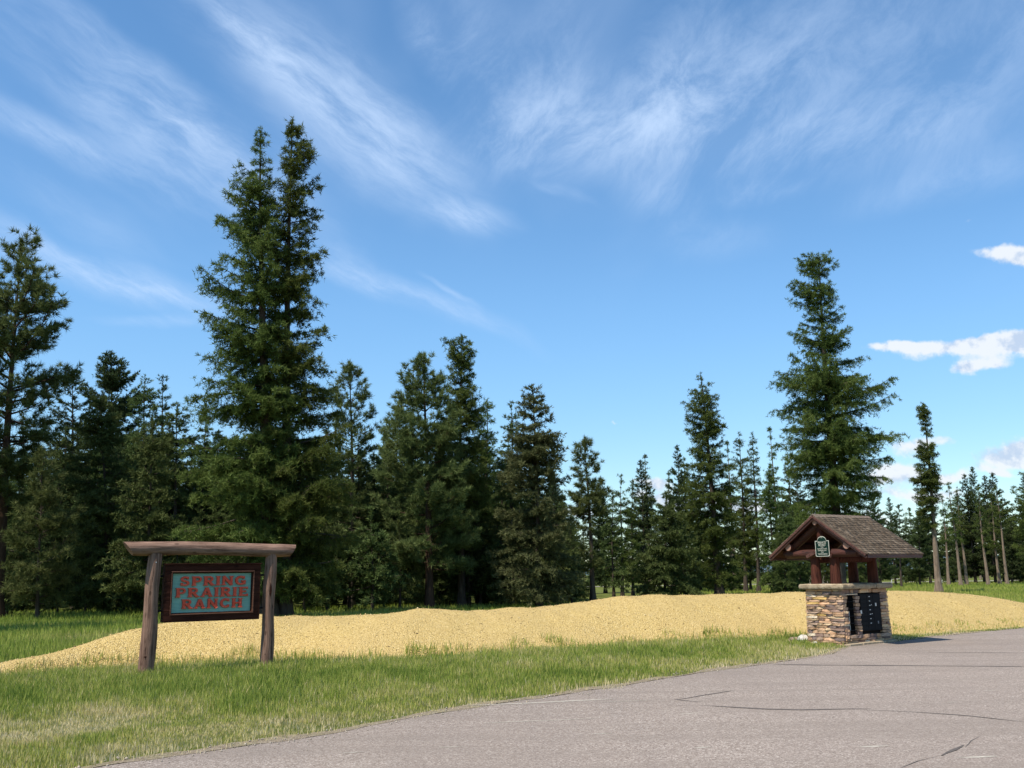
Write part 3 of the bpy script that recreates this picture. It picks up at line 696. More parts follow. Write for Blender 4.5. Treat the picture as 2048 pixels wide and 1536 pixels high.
    tint = np.clip(.02+.30*tb[:, None]+.50*outer[:, None]+rg.normal(0, .17, (n, kbl)), 0, 1)
    T3 = np.repeat(tint.ravel(), 3)
    trunk = tm.mesh('trunk', True)
    V2f = V2; V12 = np.concatenate([V1, V2f]); F2q = F2+len(V1)
    # limbs: make everything triangles
    F1t = np.concatenate([F1[:, [0, 1, 2]], F1[:, [0, 2, 3]]]); limbs = np_mesh('limbs', V12, np.concatenate([F1t, F2q]))
    crown = np_mesh('crown', V3, F3, T3)
    return trunk, limbs, crown, len(F3)
TOT = [0]
def place(meshes, name, loc, mats, label, cat='tree', group=None, rz=0, s=1.0, sz=None, tilt=None):
    o = empty(name, loc, rz); tag(o, label, cat, group)
    o.scale = (s, s, sz or s)
    if tilt: o.rotation_euler = (tilt[0], tilt[1], rz)
    for nm, me, m_ in zip(('trunk', 'limbs', 'crown'), meshes, mats):
        if not me.materials: me.materials.append(m_)
        c_ = newobj(nm, me, None, o)
        if nm == 'limbs': c_['kind'] = 'stuff'
    return o
LM = {'larch': M_LARCH, 'pine': M_PINE, 'spruce': M_SPRUCE, 'fir': M_FIR}
def photo_tree(kind, Y, base_x, top, rows, label, name, group=None, seed=0, r0=None, leaf=None, barkm=None, **kw):
    """rows: (py, x_left, x_right) of the crown outline; the tree stands at depth Y"""
    # base on the ground at column base_x
    py = 1100
    for _ in range(30):
        q = at(base_x, py, Y); py += (q[2])*FPX/Y
    B = at(base_x, py, Y); B[2] = 0; T = at(top[0], top[1], Y); H = T[2]
    prof = []
    for (yy, xl, xr) in rows:
        a = at(xl, yy, Y); c = at(xr, yy, Y); z = (a[2]+c[2])/2
        tx = B[0]+(T[0]-B[0])*z/H; prof.append((max(z, .15), max(.05, tx-a[0]), max(.05, c[0]-tx)))
    prof.append((H*.999, .05, .05))
    ms = make_tree(kind, prof, H, topoff=(T[0]-B[0], 0), seed=seed, r0=r0, **kw); TOT[0] += ms[3]
    o = place(ms[:3], name, tuple(B), (barkm or M_BARK, barkm or M_BARK, leaf or LM[kind]), label, group=group)
    return o, ms, H

PT = []
# hero larch pair on the left (two stems growing together)
PT.append(photo_tree('larch', 42, 536, (521, 255), [(275, 510, 532), (300, 507, 538), (350, 482, 545), (400, 450, 552), (450, 448, 560), (500, 432, 570), (560, 410, 575), (600, 400, 578), (630, 420, 580), (700, 412, 590), (790, 392, 600), (860, 388, 600), (940, 368, 600), (1020, 362, 600), (1090, 372, 605), (1150, 400, 600), (1185, 440, 590)],
    'tall dark larch, left and shorter of the two joined stems behind the ranch sign', 'larch_tree', seed=1, r0=.36, dens=1.25, lob=.65))
PT.append(photo_tree('larch', 42.6, 568, (582, 237), [(262, 573, 608), (300, 566, 622), (350, 560, 628), (400, 556, 642), (450, 548, 640), (500, 540, 634), (545, 545, 664), (580, 545, 640), (640, 540, 655), (700, 540, 672), (780, 535, 680), (860, 530, 705), (940, 520, 722), (1020, 520, 728), (1090, 530, 720), (1150, 540, 700), (1180, 545, 660)],
    'tallest larch in the picture, right one of the two joined stems behind the ranch sign', 'larch_tree', seed=2, r0=.32, dens=1.25, lob=.65))
# pine at the left edge
PT.append(photo_tree('pine', 46, -8, (40, 488), [(505, 8, 74), (540, 0, 78), (590, -30, 92), (620, -50, 112), (690, -80, 112), (725, -110, 155), (760, -110, 135), (800, -130, 125), (840, -140, 110), (900, -140, 90), (980, -130, 80), (1060, -90, 90)],
    'ponderosa pine with tufted crown cut off by the left edge of the picture', 'pine_tree', seed=3, r0=.30, dens=1.25, lob=.75, barkm=M_BARKR, fat=1.1))
PT.append(photo_tree('fir', 62, 150, (141, 738), [(760, 130, 155), (800, 115, 165), (850, 95, 180), (930, 80, 200), (1050, 70, 215), (1150, 80, 210)], 'narrow dark fir just right of the left-edge pine, its tip low against the sky', 'fir_tree', seed=4, dens=.9))
PT.append(photo_tree('fir', 60, 222, (222, 706), [(722, 208, 240), (760, 190, 262), (800, 172, 276), (850, 160, 290), (920, 140, 300), (1000, 130, 310), (1100, 130, 315)], 'broad dark fir with rounded pointed top, highest of the trees left of the larch pair', 'fir_tree', seed=5, dens=1.2))
PT.append(photo_tree('spruce', 50, 215, (205, 798), [(815, 188, 228), (860, 165, 245), (920, 150, 262), (1000, 130, 290), (1080, 125, 310), (1160, 130, 320), (1200, 150, 310)], 'bushy sunlit spruce standing in front of the broad dark fir', 'spruce_tree', seed=6, dens=1.15))
PT.append(photo_tree('spruce', 57, 290, (291, 752), [(775, 278, 304), (820, 262, 320), (880, 250, 338), (950, 240, 350), (1050, 230, 360), (1150, 230, 370)], 'pointed green spruce between the broad dark fir and the larch pair', 'spruce_tree', seed=7))
PT.append(photo_tree('fir', 66, 328, (324, 754), [(770, 312, 338), (830, 305, 345), (900, 300, 360), (1000, 290, 370)], 'slim dark fir top peeping out behind the pointed green spruce', 'fir_tree', seed=8))
PT.append(photo_tree('spruce', 54, 352, (352, 808), [(830, 335, 372), (880, 318, 390), (960, 300, 400), (1060, 290, 420), (1170, 290, 430)], 'low dense spruce touching the left flank of the larch pair', 'spruce_tree', seed=9))
PT.append(photo_tree('spruce', 44, 300, (300, 840), [(860, 285, 318), (920, 268, 336), (1000, 240, 350), (1080, 228, 362), (1150, 200, 366), (1195, 210, 350)], 'leafy light green spruce directly left above the ranch sign beam', 'spruce_tree', seed=10, dens=1.1))
PT.append(photo_tree('pine', 44, 75, (80, 905), [(925, 62, 100), (980, 40, 125), (1050, 20, 140), (1120, 10, 150), (1190, 20, 145), (1212, 40, 120)], 'young grey green pine at the meadow edge in the lower left', 'pine_tree', seed=11, r0=.09, fat=.9, dens=1.7, lob=.2))
PT.append(photo_tree('pine', 55, 702, (703, 728), [(745, 688, 718), (790, 668, 742), (840, 655, 760), (880, 650, 764), (920, 650, 742), (1000, 640, 745), (1100, 650, 750)], 'open pine with airy crown right beside the larch pair', 'pine_tree', seed=12, r0=.20, lob=.5, dens=1.3))
PT.append(photo_tree('pine', 52, 859, (851, 712), [(728, 838, 866), (780, 812, 890), (830, 790, 905), (880, 772, 930), (940, 755, 945), (1010, 752, 955), (1080, 755, 945), (1140, 780, 940)], 'big full pine with broad conical crown near the picture centre, trunk bare at its foot', 'pine_tree', seed=13, r0=.24, dens=1.7, barkm=M_BARKR))
PT.append(photo_tree('pine', 60, 790, (797, 800), [(820, 782, 812), (880, 765, 830), (960, 750, 840), (1060, 740, 850), (1150, 745, 850)], 'small pine filling the gap left of the big full pine', 'pine_tree', seed=14))
PT.append(photo_tree('larch', 54, 923, (921, 674), [(690, 900, 938), (706, 884, 950), (760, 893, 950), (800, 885, 968), (860, 868, 975), (940, 860, 985), (1020, 865, 990), (1090, 890, 965)], 'tall thin larch with ragged top rising behind the big full pine', 'larch_tree', seed=15, r0=.22, dens=1.4))
PT.append(photo_tree('larch', 60, 972, (972, 800), [(815, 960, 985), (860, 952, 992), (920, 945, 1000), (1020, 940, 1005), (1130, 940, 1010)], 'lower larch just right of the tall thin larch', 'larch_tree', seed=16))
PT.append(photo_tree('spruce', 57, 1022, (1022, 806), [(830, 1008, 1034), (880, 995, 1045), (960, 985, 1055), (1050, 980, 1060), (1150, 980, 1060)], 'spruce half hidden at the left side of the brownish cone laden spruce', 'spruce_tree', seed=17))
PT.append(photo_tree('spruce', 51, 1078, (1068, 774), [(790, 1052, 1086), (830, 1036, 1108), (880, 1020, 1125), (930, 1010, 1132), (1000, 1000, 1140), (1080, 985, 1145), (1150, 990, 1150), (1190, 1010, 1140)], 'brownish cone laden spruce, dense down to the ground, right of the picture centre', 'spruce_tree', seed=18, dens=1.25, leaf=M_RUST))
PT.append(photo_tree('pine', 62, 1186, (1172, 878), [(900, 1156, 1188), (950, 1146, 1200), (1000, 1142, 1213), (1050, 1143, 1214), (1100, 1148, 1208), (1150, 1155, 1205)], 'compact conical pine at the right end of the dense forest edge, trunk bare below', 'pine_tree', seed=19, r0=.18, dens=1.7, lob=.2))
PT.append(photo_tree('larch', 76, 1245, (1243, 950), [(970, 1232, 1256), (1020, 1222, 1264), (1080, 1215, 1272), (1150, 1215, 1275)], 'slim larch, left one of the pair right of the compact conical pine', 'larch_tree', seed=20))
PT.append(photo_tree('larch', 78, 1266, (1264, 962), [(985, 1256, 1275), (1040, 1250, 1282), (1100, 1246, 1286), (1160, 1246, 1286)], 'slim larch, right one of the pair right of the compact conical pine', 'larch_tree', seed=21))
PT.append(photo_tree('spruce', 70, 1228, (1222, 985), [(1010, 1212, 1232), (1070, 1204, 1244), (1130, 1200, 1255), (1175, 1205, 1260)], 'short bushy spruce below the pair of slim larches', 'spruce_tree', seed=22))
PT.append(photo_tree('spruce', 66, 1330, (1331, 985), [(1005, 1320, 1342), (1045, 1300, 1362), (1090, 1282, 1385), (1130, 1268, 1400), (1165, 1262, 1405), (1182, 1275, 1398)], 'wide blue green spruce with low spreading branches behind the mound', 'spruce_tree', seed=23, dens=1.3))
PT.append(photo_tree('larch', 68, 1440, (1403, 748), [(765, 1386, 1424), (800, 1372, 1432), (850, 1366, 1446), (890, 1380, 1452), (930, 1362, 1462), (980, 1350, 1468), (1030, 1355, 1475), (1090, 1375, 1480), (1150, 1395, 1485), (1175, 1405, 1480)], 'leaning larch of middle height between the wide spruce and the kiosk', 'larch_tree', seed=24, r0=.3, dens=1.15, lob=.55))
PT.append(photo_tree('larch', 80, 1492, (1480, 866), [(885, 1472, 1490), (930, 1466, 1498), (990, 1464, 1504), (1060, 1462, 1510), (1130, 1470, 1515)], 'thin larch, leftmost of the three thin ones right of the leaning larch', 'larch_tree', seed=25))
PT.append(photo_tree('larch', 79, 1518, (1507, 866), [(885, 1500, 1516), (930, 1492, 1522), (990, 1490, 1530), (1060, 1492, 1532), (1130, 1495, 1535)], 'thin larch, middle one of the three thin ones right of the leaning larch', 'larch_tree', seed=26))
PT.append(photo_tree('larch', 75, 1550, (1538, 930), [(950, 1528, 1548), (1000, 1522, 1556), (1060, 1518, 1568), (1120, 1518, 1575), (1165, 1522, 1575)], 'bushier lower larch, rightmost of the three left of the kiosk roof', 'larch_tree', seed=27, dens=1.2))
PT.append(photo_tree('larch', 60, 1682, (1638, 508), [(512, 1630, 1648), (524, 1610, 1662), (542, 1594, 1682), (565, 1602, 1664), (608, 1573, 1668), (640, 1612, 1688), (672, 1582, 1700), (705, 1578, 1700), (738, 1566, 1728), (772, 1551, 1762), (830, 1558, 1782), (870, 1558, 1790), (915, 1562, 1790), (955, 1580, 1775), (1000, 1580, 1762), (1040, 1560, 1745), (1075, 1565, 1740)],
    'large open larch with long spreading limbs rising behind the stone kiosk', 'larch_tree', seed=58, r0=.40, dens=1.3, lob=.5, fat=.95))
PT.append(photo_tree('fir', 92, 1803, (1796, 1012), [(1030, 1784, 1806), (1060, 1778, 1814), (1100, 1772, 1822)], 'small dark fir showing just above the right slope of the kiosk roof', 'fir_tree', seed=29, dens=.9))
PT.append(photo_tree('larch', 70, 1878, (1848, 809), [(820, 1836, 1858), (860, 1840, 1864), (900, 1834, 1870), (940, 1830, 1876), (965, 1826, 1878), (1000, 1832, 1874), (1035, 1838, 1872), (1058, 1850, 1872)], 'tall slender larch with long pale bare trunk right of the kiosk', 'larch_tree', seed=30, r0=.24, barkm=M_BARKL, dens=1.9, lob=.1, fat=.9))
SL = [(1898, 993, 1885, 1050, 96, 'nearest to the tall slender larch'), (1922, 965, 1898, 1080, 92, 'leftmost of the right-hand close pair'), (1934, 975, 1914, 1085, 97, 'right tree of the right-hand close pair'),
      (1977, 978, 1954, 1092, 94, 'standing alone in the middle of the right-hand row'), (2000, 986, 1978, 1100, 97, 'left neighbour of the last bare trunk'), (2015, 972, 1992, 1060, 95, 'last bare trunk before the right edge of the picture')]
for k, (bx_, ty, tx, cb, Y, lb) in enumerate(SL):
    rows = [(ty+15, tx-6, tx+8)]+[(yy, tx+(bx_-tx)*(yy-ty)/190-w, tx+(bx_-tx)*(yy-ty)/190+w) for yy, w in ((ty+50, 13), (ty+90, 17), (cb, 15))]
    PT.append(photo_tree('larch', Y, bx_, (tx, ty), sorted(rows), 'far bare-trunked larch, '+lb, 'larch_tree', seed=31+k, r0=.17, barkm=M_BARKL, dens=.9, lob=.4))
PT.append(photo_tree('larch', 88, 2062, (2056, 940), [(965, 2030, 2070), (1010, 2028, 2085), (1060, 2025, 2090), (1120, 2035, 2080)], 'larch cut off by the right edge of the picture', 'larch_tree', seed=40))
PT.append(photo_tree('fir', 104, 1840, (1838, 1030), [(1050, 1828, 1850), (1090, 1818, 1866), (1130, 1815, 1868), (1160, 1815, 1866)], 'dark fir close behind the tall slender larch on the right', 'fir_tree', seed=41, dens=1.2))
PT.append(photo_tree('fir', 104, 2024, (2022, 1040), [(1060, 2012, 2034), (1100, 2000, 2046), (1140, 1996, 2050), (1160, 2000, 2046)], 'dark fir standing behind the last bare trunk on the right', 'fir_tree', seed=42, dens=1.2))
print('photo trees', len(PT), 'tris', TOT[0])

# reusable middle-distance kinds: symmetrical variants
VAR = {}
def variant(key, kind, H, w, cb, seed, dens=1.0, barkm=M_BARK, leaf=None, budget=.62, fat=1.35):
    prof = [(cb*H, w*.75, w*.75), ((cb+.12)*H, w, w), (.45*H+cb*H*.4, w*.8, w*.8), (.75*H, w*.45, w*.45), (.93*H, w*.15, w*.15), (H*.999, .05, .05)]
    ms = make_tree(kind, prof, H, seed=seed, dens=dens, budget=budget, fat=fat); TOT[0] += ms[3]
    VAR[key] = (ms[:3], (barkm, barkm, leaf or LM[kind]))
variant('fir', 'fir', 17, 3.0, .05, 101, .9)
variant('spruce', 'spruce', 16, 2.9, .03, 102, .9)
variant('pine', 'pine', 18, 2.9, .22, 103, 1.0)
variant('larch', 'larch', 19, 2.3, .3, 104, .9)
variant('shrub', 'spruce', 5, 1.7, .03, 105, 1.0, fat=1.1)
variant('slim', 'larch', 20, 1.6, .45, 106, .9, M_BARKL)
print('total leaf tris', TOT[0])
rg = random.Random(9)
CATN = {'fir': 'fir_tree', 'spruce': 'spruce_tree', 'pine': 'pine_tree', 'larch': 'larch_tree', 'shrub': 'young_spruce', 'slim': 'larch_tree'}
LANDM = [(-8, 'left-edge pine'), (75, 'young grey green pine'), (150, 'narrow dark fir'), (222, 'broad dark fir'), (291, 'pointed green spruce'), (440, 'larch pair left flank'), (550, 'larch pair'), (640, 'larch pair right flank'), (702, 'open pine'), (790, 'small gap pine'), (859, 'big full pine'), (923, 'tall thin larch'), (1000, 'lower larch'),
         (1078, 'brownish spruce'), (1186, 'compact conical pine'), (1255, 'slim larch pair'), (1330, 'wide blue green spruce'), (1440, 'leaning larch'), (1510, 'thin larches'), (1600, 'kiosk left eave'), (1700, 'kiosk'), (1803, 'small roof-side fir'), (1878, 'tall slender larch'), (1935, 'close bare-trunk pair'), (1977, 'lone bare trunk'), (2015, 'last bare trunk'), (2060, 'right-edge larch')]
def where(px):
    d, nm = min((abs(px-a), b_) for a, b_ in LANDM); a = [a for a, b_ in LANDM if b_ == nm][0]
    return ('behind the ' if d < 12 else 'just right of the ' if px > a else 'just left of the ')+nm
def put(key, px, Y, s, label, group):
    label = label+', '+where(px)
    p = at(px, 1150, Y); ms, mm = VAR[key]
    return place(ms, CATN[key], (p[0], Y, 0), mm, label, group=group, rz=rg.uniform(0, 6.28), s=s*rg.uniform(.94, 1.06), sz=s*rg.uniform(.92, 1.1))
p = (-22.5, 32.0, 0)
place(VAR['pine'][0], 'pine_tree', p, VAR['pine'][1], 'pine just outside the left edge that shades the meadow strip in front of the forest', s=1.05)
# rows of forest behind the front trees on the left and centre
G1 = 'dark trees packed inside the forest behind its sunlit edge'
L1 = {'fir': 'dark fir deep in the forest', 'spruce': 'shaded spruce deep in the forest', 'pine': 'shaded pine deep in the forest', 'larch': 'shaded larch deep in the forest'}
def cap_h(px):   # how high hidden trees may reach (m at their depth): below the outline of the front row
    return np.interp(px, [-300, 0, 120, 350, 420, 700, 900, 1080, 1150, 1230], [880, 880, 870, 870, 830, 860, 860, 900, 980, 1040])
for row, (Y0, stp) in enumerate([(58, 62), (66, 58), (75, 52), (86, 46)]):
    px = -160+row*17
    while px < 1165:
        Y = Y0+rg.uniform(-3, 3); top = at(px, cap_h(px)+rg.uniform(0, 90), Y)[2]
        key = rg.choice(['fir', 'spruce', 'fir', 'pine', 'larch'] if row else ['fir', 'spruce', 'fir'])
        base = {'fir': 17, 'spruce': 16, 'pine': 18, 'larch': 19}[key]
        put(key, px, Y, top/base, ['nearer ', 'second-row ', 'third-row ', 'rearmost '][row]+L1[key].replace(' deep in the forest', ' in the forest'), G1); px += stp*rg.uniform(.75, 1.25)
for px, Y, top, key in [(30, 57, 900, 'spruce'), (110, 58, 880, 'spruce'), (185, 56, 900, 'spruce'), (255, 56, 860, 'spruce'), (395, 55, 850, 'spruce'), (455, 54, 900, 'spruce'), (625, 55, 880, 'spruce'), (668, 56, 900, 'fir'), (745, 57, 905, 'spruce'), (765, 62, 850, 'spruce'),
                        (815, 58, 900, 'spruce'), (895, 59, 900, 'spruce'), (955, 60, 900, 'spruce'), (1005, 60, 880, 'spruce'), (1130, 60, 980, 'spruce'), (1110, 62, 930, 'fir'), (1150, 66, 1010, 'spruce')]:
    put(key, px, Y, at(px, top, Y)[2]/{'fir': 17, 'spruce': 16}[key], {'fir': 'dark fir', 'spruce': 'bushy spruce'}[key]+' closing the forest edge', 'bushy spruces closing gaps of the forest edge')
# undergrowth of small spruces along the forest edge
for px, Y, s in [(20, 50, .9), (120, 50, .8), (175, 49, .75), (250, 50, .9), (395, 50, 1.0), (455, 49, .9), (610, 49, 1.0), (655, 50, 1.1), (700, 51, 1.1), (745, 50, 1.0), (800, 52, .9), (900, 57, .8), (960, 57, 1.1), (1000, 55, .9), (1120, 56, .9), (1060, 54, .6), (560, 52, .9), (-40, 48, 1.0), (330, 52, .9)]:
    put('shrub', px, Y, s, 'low young spruce at the forest foot', 'young spruces along the shaded forest edge')
# middle distance to the right
for px, Y, s, key in [(1290, 84, .62, 'fir'), (1365, 86, .68, 'fir'), (1400, 90, .6, 'spruce'), (1462, 88, .5, 'spruce'), (1210, 88, .6, 'fir'), (1500, 92, .52, 'fir'), (1575, 84, .55, 'spruce'), (1605, 90, .62, 'fir'), (1560, 96, .72, 'slim'), (1630, 96, .5, 'spruce'), (1655, 76, .36, 'spruce'), (1600, 72, .33, 'spruce'), (1570, 70, .35, 'spruce'),
                      (1760, 100, .55, 'fir'), (1730, 92, .45, 'spruce'), (1790, 106, .5, 'fir'), (1470, 98, .75, 'slim'), (1380, 95, .7, 'larch'), (1300, 98, .68, 'slim'), (1345, 98, .62, 'slim'), (1590, 100, .7, 'larch')]:
    put(key, px, Y, s, 'smaller '+{'fir': 'dark fir', 'spruce': 'bushy spruce', 'slim': 'bare-stemmed larch', 'larch': 'larch'}[key]+' in middle distance', 'smaller conifers in the middle distance' if px < 1700 else 'smaller conifers right of the kiosk')
for px, Y, s, key in [(1860, 110, .62, 'fir'), (1905, 116, .5, 'spruce'), (1930, 112, .6, 'fir'), (1950, 110, .7, 'fir'), (1968, 115, .72, 'fir'), (1990, 108, .66, 'fir'), (2008, 116, .78, 'fir'), (2040, 110, .55, 'spruce'), (2070, 108, .7, 'fir'), (2110, 104, .8, 'fir'), (1830, 118, .6, 'spruce')]:
    put(key, px, Y, s, 'dense dark conifer in the far row', 'dense dark firs behind the bare-trunked larches')
for k in range(64):
    px = 1150+k*15.5+rg.uniform(-8, 8); Y = rg.uniform(135, 210); key = rg.choice(['fir', 'spruce', 'fir', 'slim'])
    put(key, px, Y, rg.uniform(.38, .62), 'far-off conifer in the low tree line', 'far tree line beyond the meadow')

# hills
hp = []
hx = np.linspace(-4500, 5500, 120); hz = 30+110*fbm(hx, hx*0+7, 1500, 4, 4)
V = []; 
for j, f in enumerate((0, .35, .7, 1.0)):
    for a, b2 in zip(hx, hz): V.append((a, 6000+1500*f, -5+(b2+5)*math.sin(f*math.pi/2)))
V = np.array(V); i = (np.arange(3)[:, None]*120+np.arange(119)[None]).ravel()
hl = newobj('hills', np_mesh('hills', V, np.stack([i, i+1, i+121, i+120], 1), smooth=True), M_HILL); tag(hl, kind='structure')

# distant pale gravel lane and low rail fence beyond the trees
lane = MB(); lane.box((45, 128, .1), (200, 2.2, .04)); lo = lane.build('lane', M_DUST); tag(lo, kind='structure')
def rail_fence(px0, px1, Y, label):
    a = at(px0, 1155, Y); b2 = at(px1, 1155, Y); o = empty('rail_fence', ((a[0]+b2[0])/2, Y, 0)); tag(o, label, 'fence', 'pale rail fences far off'); L = b2[0]-a[0]
    for z in (.55, 1.0): q = MB(); q.box((0, 0, z), (L, .06, .1)); q.build('rail', M_TAG, o)
    nps = max(2, int(L/1.5)+1)
    for k in range(nps): q = MB(); q.box((-L/2+L*k/(nps-1), .08, .55), (.1, .1, 1.15)); q.build('post', M_TAG, o)
rail_fence(1783, 1808, 122, 'short pale rail fence far off, seen just right of the kiosk'); rail_fence(1884, 1912, 124, 'short pale rail fence far off between the bare trunks')

# bare dead shrub behind the kiosk
dm = MB(); r2 = random.Random(4); pk = at(1668, 1150, 30); 
def twig(p, d, l, r, depth):
    q = p+d*l; dm.tube([p, (p+q)/2+np.array([r2.gauss(0, .02) for _ in range(3)]), q], [r, r*.75, r*.5], 5, False)
    if depth:
        for _ in range(3):
            nd = d+np.array([r2.gauss(0, .33), r2.gauss(0, .33), r2.gauss(.1, .3)]); nd /= np.linalg.norm(nd)
            twig(p+d*l*r2.uniform(.4, 1), nd, l*r2.uniform(.5, .8), r*.55, depth-1)
for k in range(5): twig(np.array([r2.gauss(0, .1), r2.gauss(0, .1), 0]), np.array([r2.gauss(0, .15), r2.gauss(0, .15), 1.0]), .72, .022, 3)
ds = dm.build('dead_shrub', M_DEAD); ds.location = (pk[0], 30.5, 0); tag(ds, 'leafless pale dead shrub seen between the front posts of the kiosk', 'shrub')

# ------------------------------------------------------------------ ranch sign
SAZ = R_(55.5); S = np.array([math.sin(SAZ), math.cos(SAZ), 0]); SN = np.array([S[1], -S[0], 0])   # SN: towards the road
PL = ground(290.5, 1355)
Pr = on_plane(535, 1250, PL, S); Pr[2] = 0
sgn = empty('ranch_sign', tuple(PL), math.atan2(S[1], S[0])); tag(sgn, 'log framed sign reading SPRING PRAIRIE RANCH in the roadside grass', 'sign')
def sl_(px, py): q = on_plane(px, py, PL, S); return np.array([(q-PL)@S, 0, q[2]])
span = (Pr-PL)@S
# local frame: x along the sign, -y towards the viewer (road) side
bl = sl_(250, 1096); br_ = sl_(588, 1101); tl_ = sl_(300, 1082); bl2 = sl_(300, 1110); tr_ = sl_(560, 1088); br2 = sl_(560, 1113)
zl = (tl_[2]+bl2[2])/2; zr = (tr_[2]+br2[2])/2; zm = (zl+zr)/2; rl = (tl_[2]-bl2[2])/2; rr_ = (tr_[2]-br2[2])/2
print('sign span', span, 'beam', bl[0], br_[0], zl, zr, rl, rr_)
zl = zm+(zl-zm)*.5; zr = zm+(zr-zm)*.5
bt = MB(); k = 14; tx = np.linspace(bl[0]+.05, br_[0]-.03, k)
bt.tube([(x_, .012*math.sin(x_*3), zl+(zr-zl)*(x_-0)/span+.012*math.sin(x_*2.1)) for x_ in tx], np.interp(np.linspace(0, 1, k), [0, .1, .5, .95, 1], [rl*.97, rl*1.03, rl*.98, rr_*1.02, rr_*.92]), 18, True, .035, 3, cut0=-.75, cut1=.55)
newobj('crossbeam', bt.mesh('crossbeam', True), M_LOGX, sgn)
for nm, xx, topc, seed, w0, w1 in (('left', 0, .0, 5, .134, .110), ('right', span, .0, 6, .120, .100)):
    zt_ = (zl if xx == 0 else zr)-rl*.72
    q = MB(); zz = np.linspace(-.3, zt_, 13)
    tw = w0/2; q.tube([(xx+(.055 if xx == 0 else .02)*(z/zt_)+.01*math.sin(z*4+seed), 0, z) for z in zz], [w0+(w1-w0)*z/zt_+.006*math.sin(z*5+seed) for z in zz], 16, True, .05, seed)
    newobj('post', q.mesh('post', True), M_LOGZ, sgn)
# long check (drying crack) in the right post and notch marks near the feet, as recessed dark slivers
def sliver(cx, z0, z1, w, y, par=sgn, nm='check_crack'):
    q = MB(); zs_ = np.linspace(z0, z1, 7); pts = [(cx+.03*math.sin(i*.6)*w*8+w*math.sin(math.pi*i/6), z) for i, z in enumerate(zs_)]+[(cx+.03*math.sin(i*.6)*w*8-w*math.sin(math.pi*i/6), z) for i, z in list(enumerate(zs_))[::-1][1:-1]]
    q.prism(pts, y, y-.004, lambda p, zz: (p[0], zz, p[1])); return q.build(nm, M_FRAME, par)
sliver(span-.005, 1.28, 1.55, .020, -.108); sliver(span-.05, .26, .285, .03, -.095)
sliver(-.05, .33, .36, .03, -.118)
# hanging panel
A = sl_(328, 1131); B = sl_(328, 1248); C = sl_(519, 1127); D = sl_(516, 1235)
x0, x1 = A[0], C[0]; zt0 = (A[2]+C[2])/2; zb0 = (B[2]+D[2])/2
print('panel', x0, x1, zb0, zt0)
pc = empty('hanging_panel'); 
def rectframe(x0, x1, z0, z1, w, ya, yb, nm, m_, par):
    for (a, b2, c_, d2) in ((x0, x1, z1-w, z1), (x0, x1, z0, z0+w), (x0, x0+w, z0+w, z1-w), (x1-w, x1, z0+w, z1-w)):
        q = MB(); q.box(((a+b2)/2, (ya+yb)/2, (c_+d2)/2), (b2-a, abs(yb-ya), d2-c_)); o = q.build(nm, m_, par); bevel(o, .006)
bpy.data.objects.remove(pc)
# panel tree: board (part) > frame boards, moulding, letters (sub-parts)
W = x1-x0; Hh = zt0-zb0; fw = Hh*.115
board = MB(); board.box((x0+W/2, .02, zb0+Hh/2), (W-.02, .05, Hh-.02)); bo = board.build('panel', M_TEAL, sgn)
rectframe(x0, x1, zb0, zt0, fw, -.085, .06, 'frame_board', M_FRAME, bo)
rectframe(x0+fw+.002, x1-fw-.002, zb0+fw+.002, zt0-fw-.002, .022, -.10, -.006, 'moulding', M_MOULD, bo)
rectframe(x0+fw+.026, x1-fw-.026, zb0+fw+.026, zt0-fw-.026, .016, -.045, -.006, 'inner_lip', M_FRAME, bo)
q = MB(); q.box((x0+W/2, -.02, zt0+.012), (W+.03, .17, .02)); q.build('drip_cap', M_FRAME, bo)
for xx in (x0+.22, x1-.22):
    q = MB(); q.tube([(xx, 0, zt0), (xx, 0, zm-.05)], [.006, .006], 6); q.build('hanger_rod', M_BLACKM, sgn)
for xx, s_ in ((x0, -1), (x1, 1)):   # side brackets to the posts
    q = MB(); xe = (.10 if s_ < 0 else span-.09)
    q.box(((xx+xe)/2, .03, zb0+Hh*.8), (abs(xx-xe)+.02, .03, .035)); q.box(((xx+xe)/2, .03, zb0+Hh*.2), (abs(xx-xe)+.02, .03, .035)); q.build('bracket', M_BLACKM, sgn)
q = MB(); q.tube([(.045, -.108, zl-.24), (.045, -.122, zl-.24)], [.012, .011], 8); q.build('bolt', M_BOLT, sgn)
# letters
def arc(cx, cy, rx, ry, a0, a1, n=10): return [(cx+rx*math.cos(R_(a0+(a1-a0)*i/n)), cy+ry*math.sin(R_(a0+(a1-a0)*i/n))) for i in range(n+1)]
SW = .25
def vserif(x, y): return [(x-SW*.78, y-.05), (x+SW*.78, y-.05), (x+SW*.78, y+.05), (x-SW*.78, y+.05)]
GL = {}
def stem(x): return [('l', [(x, 0), (x, 1)], SW), ('p', vserif(x, .05)), ('p', vserif(x, .95))]
GL['I'] = (.36, stem(.18))
GL['P'] = (.84, stem(.20)+[('l', [(.2, .91), (.5, .91)]+arc(.5, .68, .22, .23, 90, -90)+[(.2, .45)], .18)])
GL['R'] = (.92, stem(.20)+[('l', [(.2, .91), (.5, .91)]+arc(.5, .70, .22, .21, 90, -90)+[(.2, .49)], .18), ('l', [(.44, .50), (.76, .02)], .24), ('p', [(.62, 0), (.95, 0), (.95, .10), (.62, .10)])])
GL['N'] = (.98, [('l', [(.17, 0), (.17, 1)], .20), ('p', vserif(.17, .05)), ('l', [(.80, 0), (.80, 1)], .20), ('p', vserif(.80, .95)), ('l', [(.13, .98), (.84, .02)], .25)])
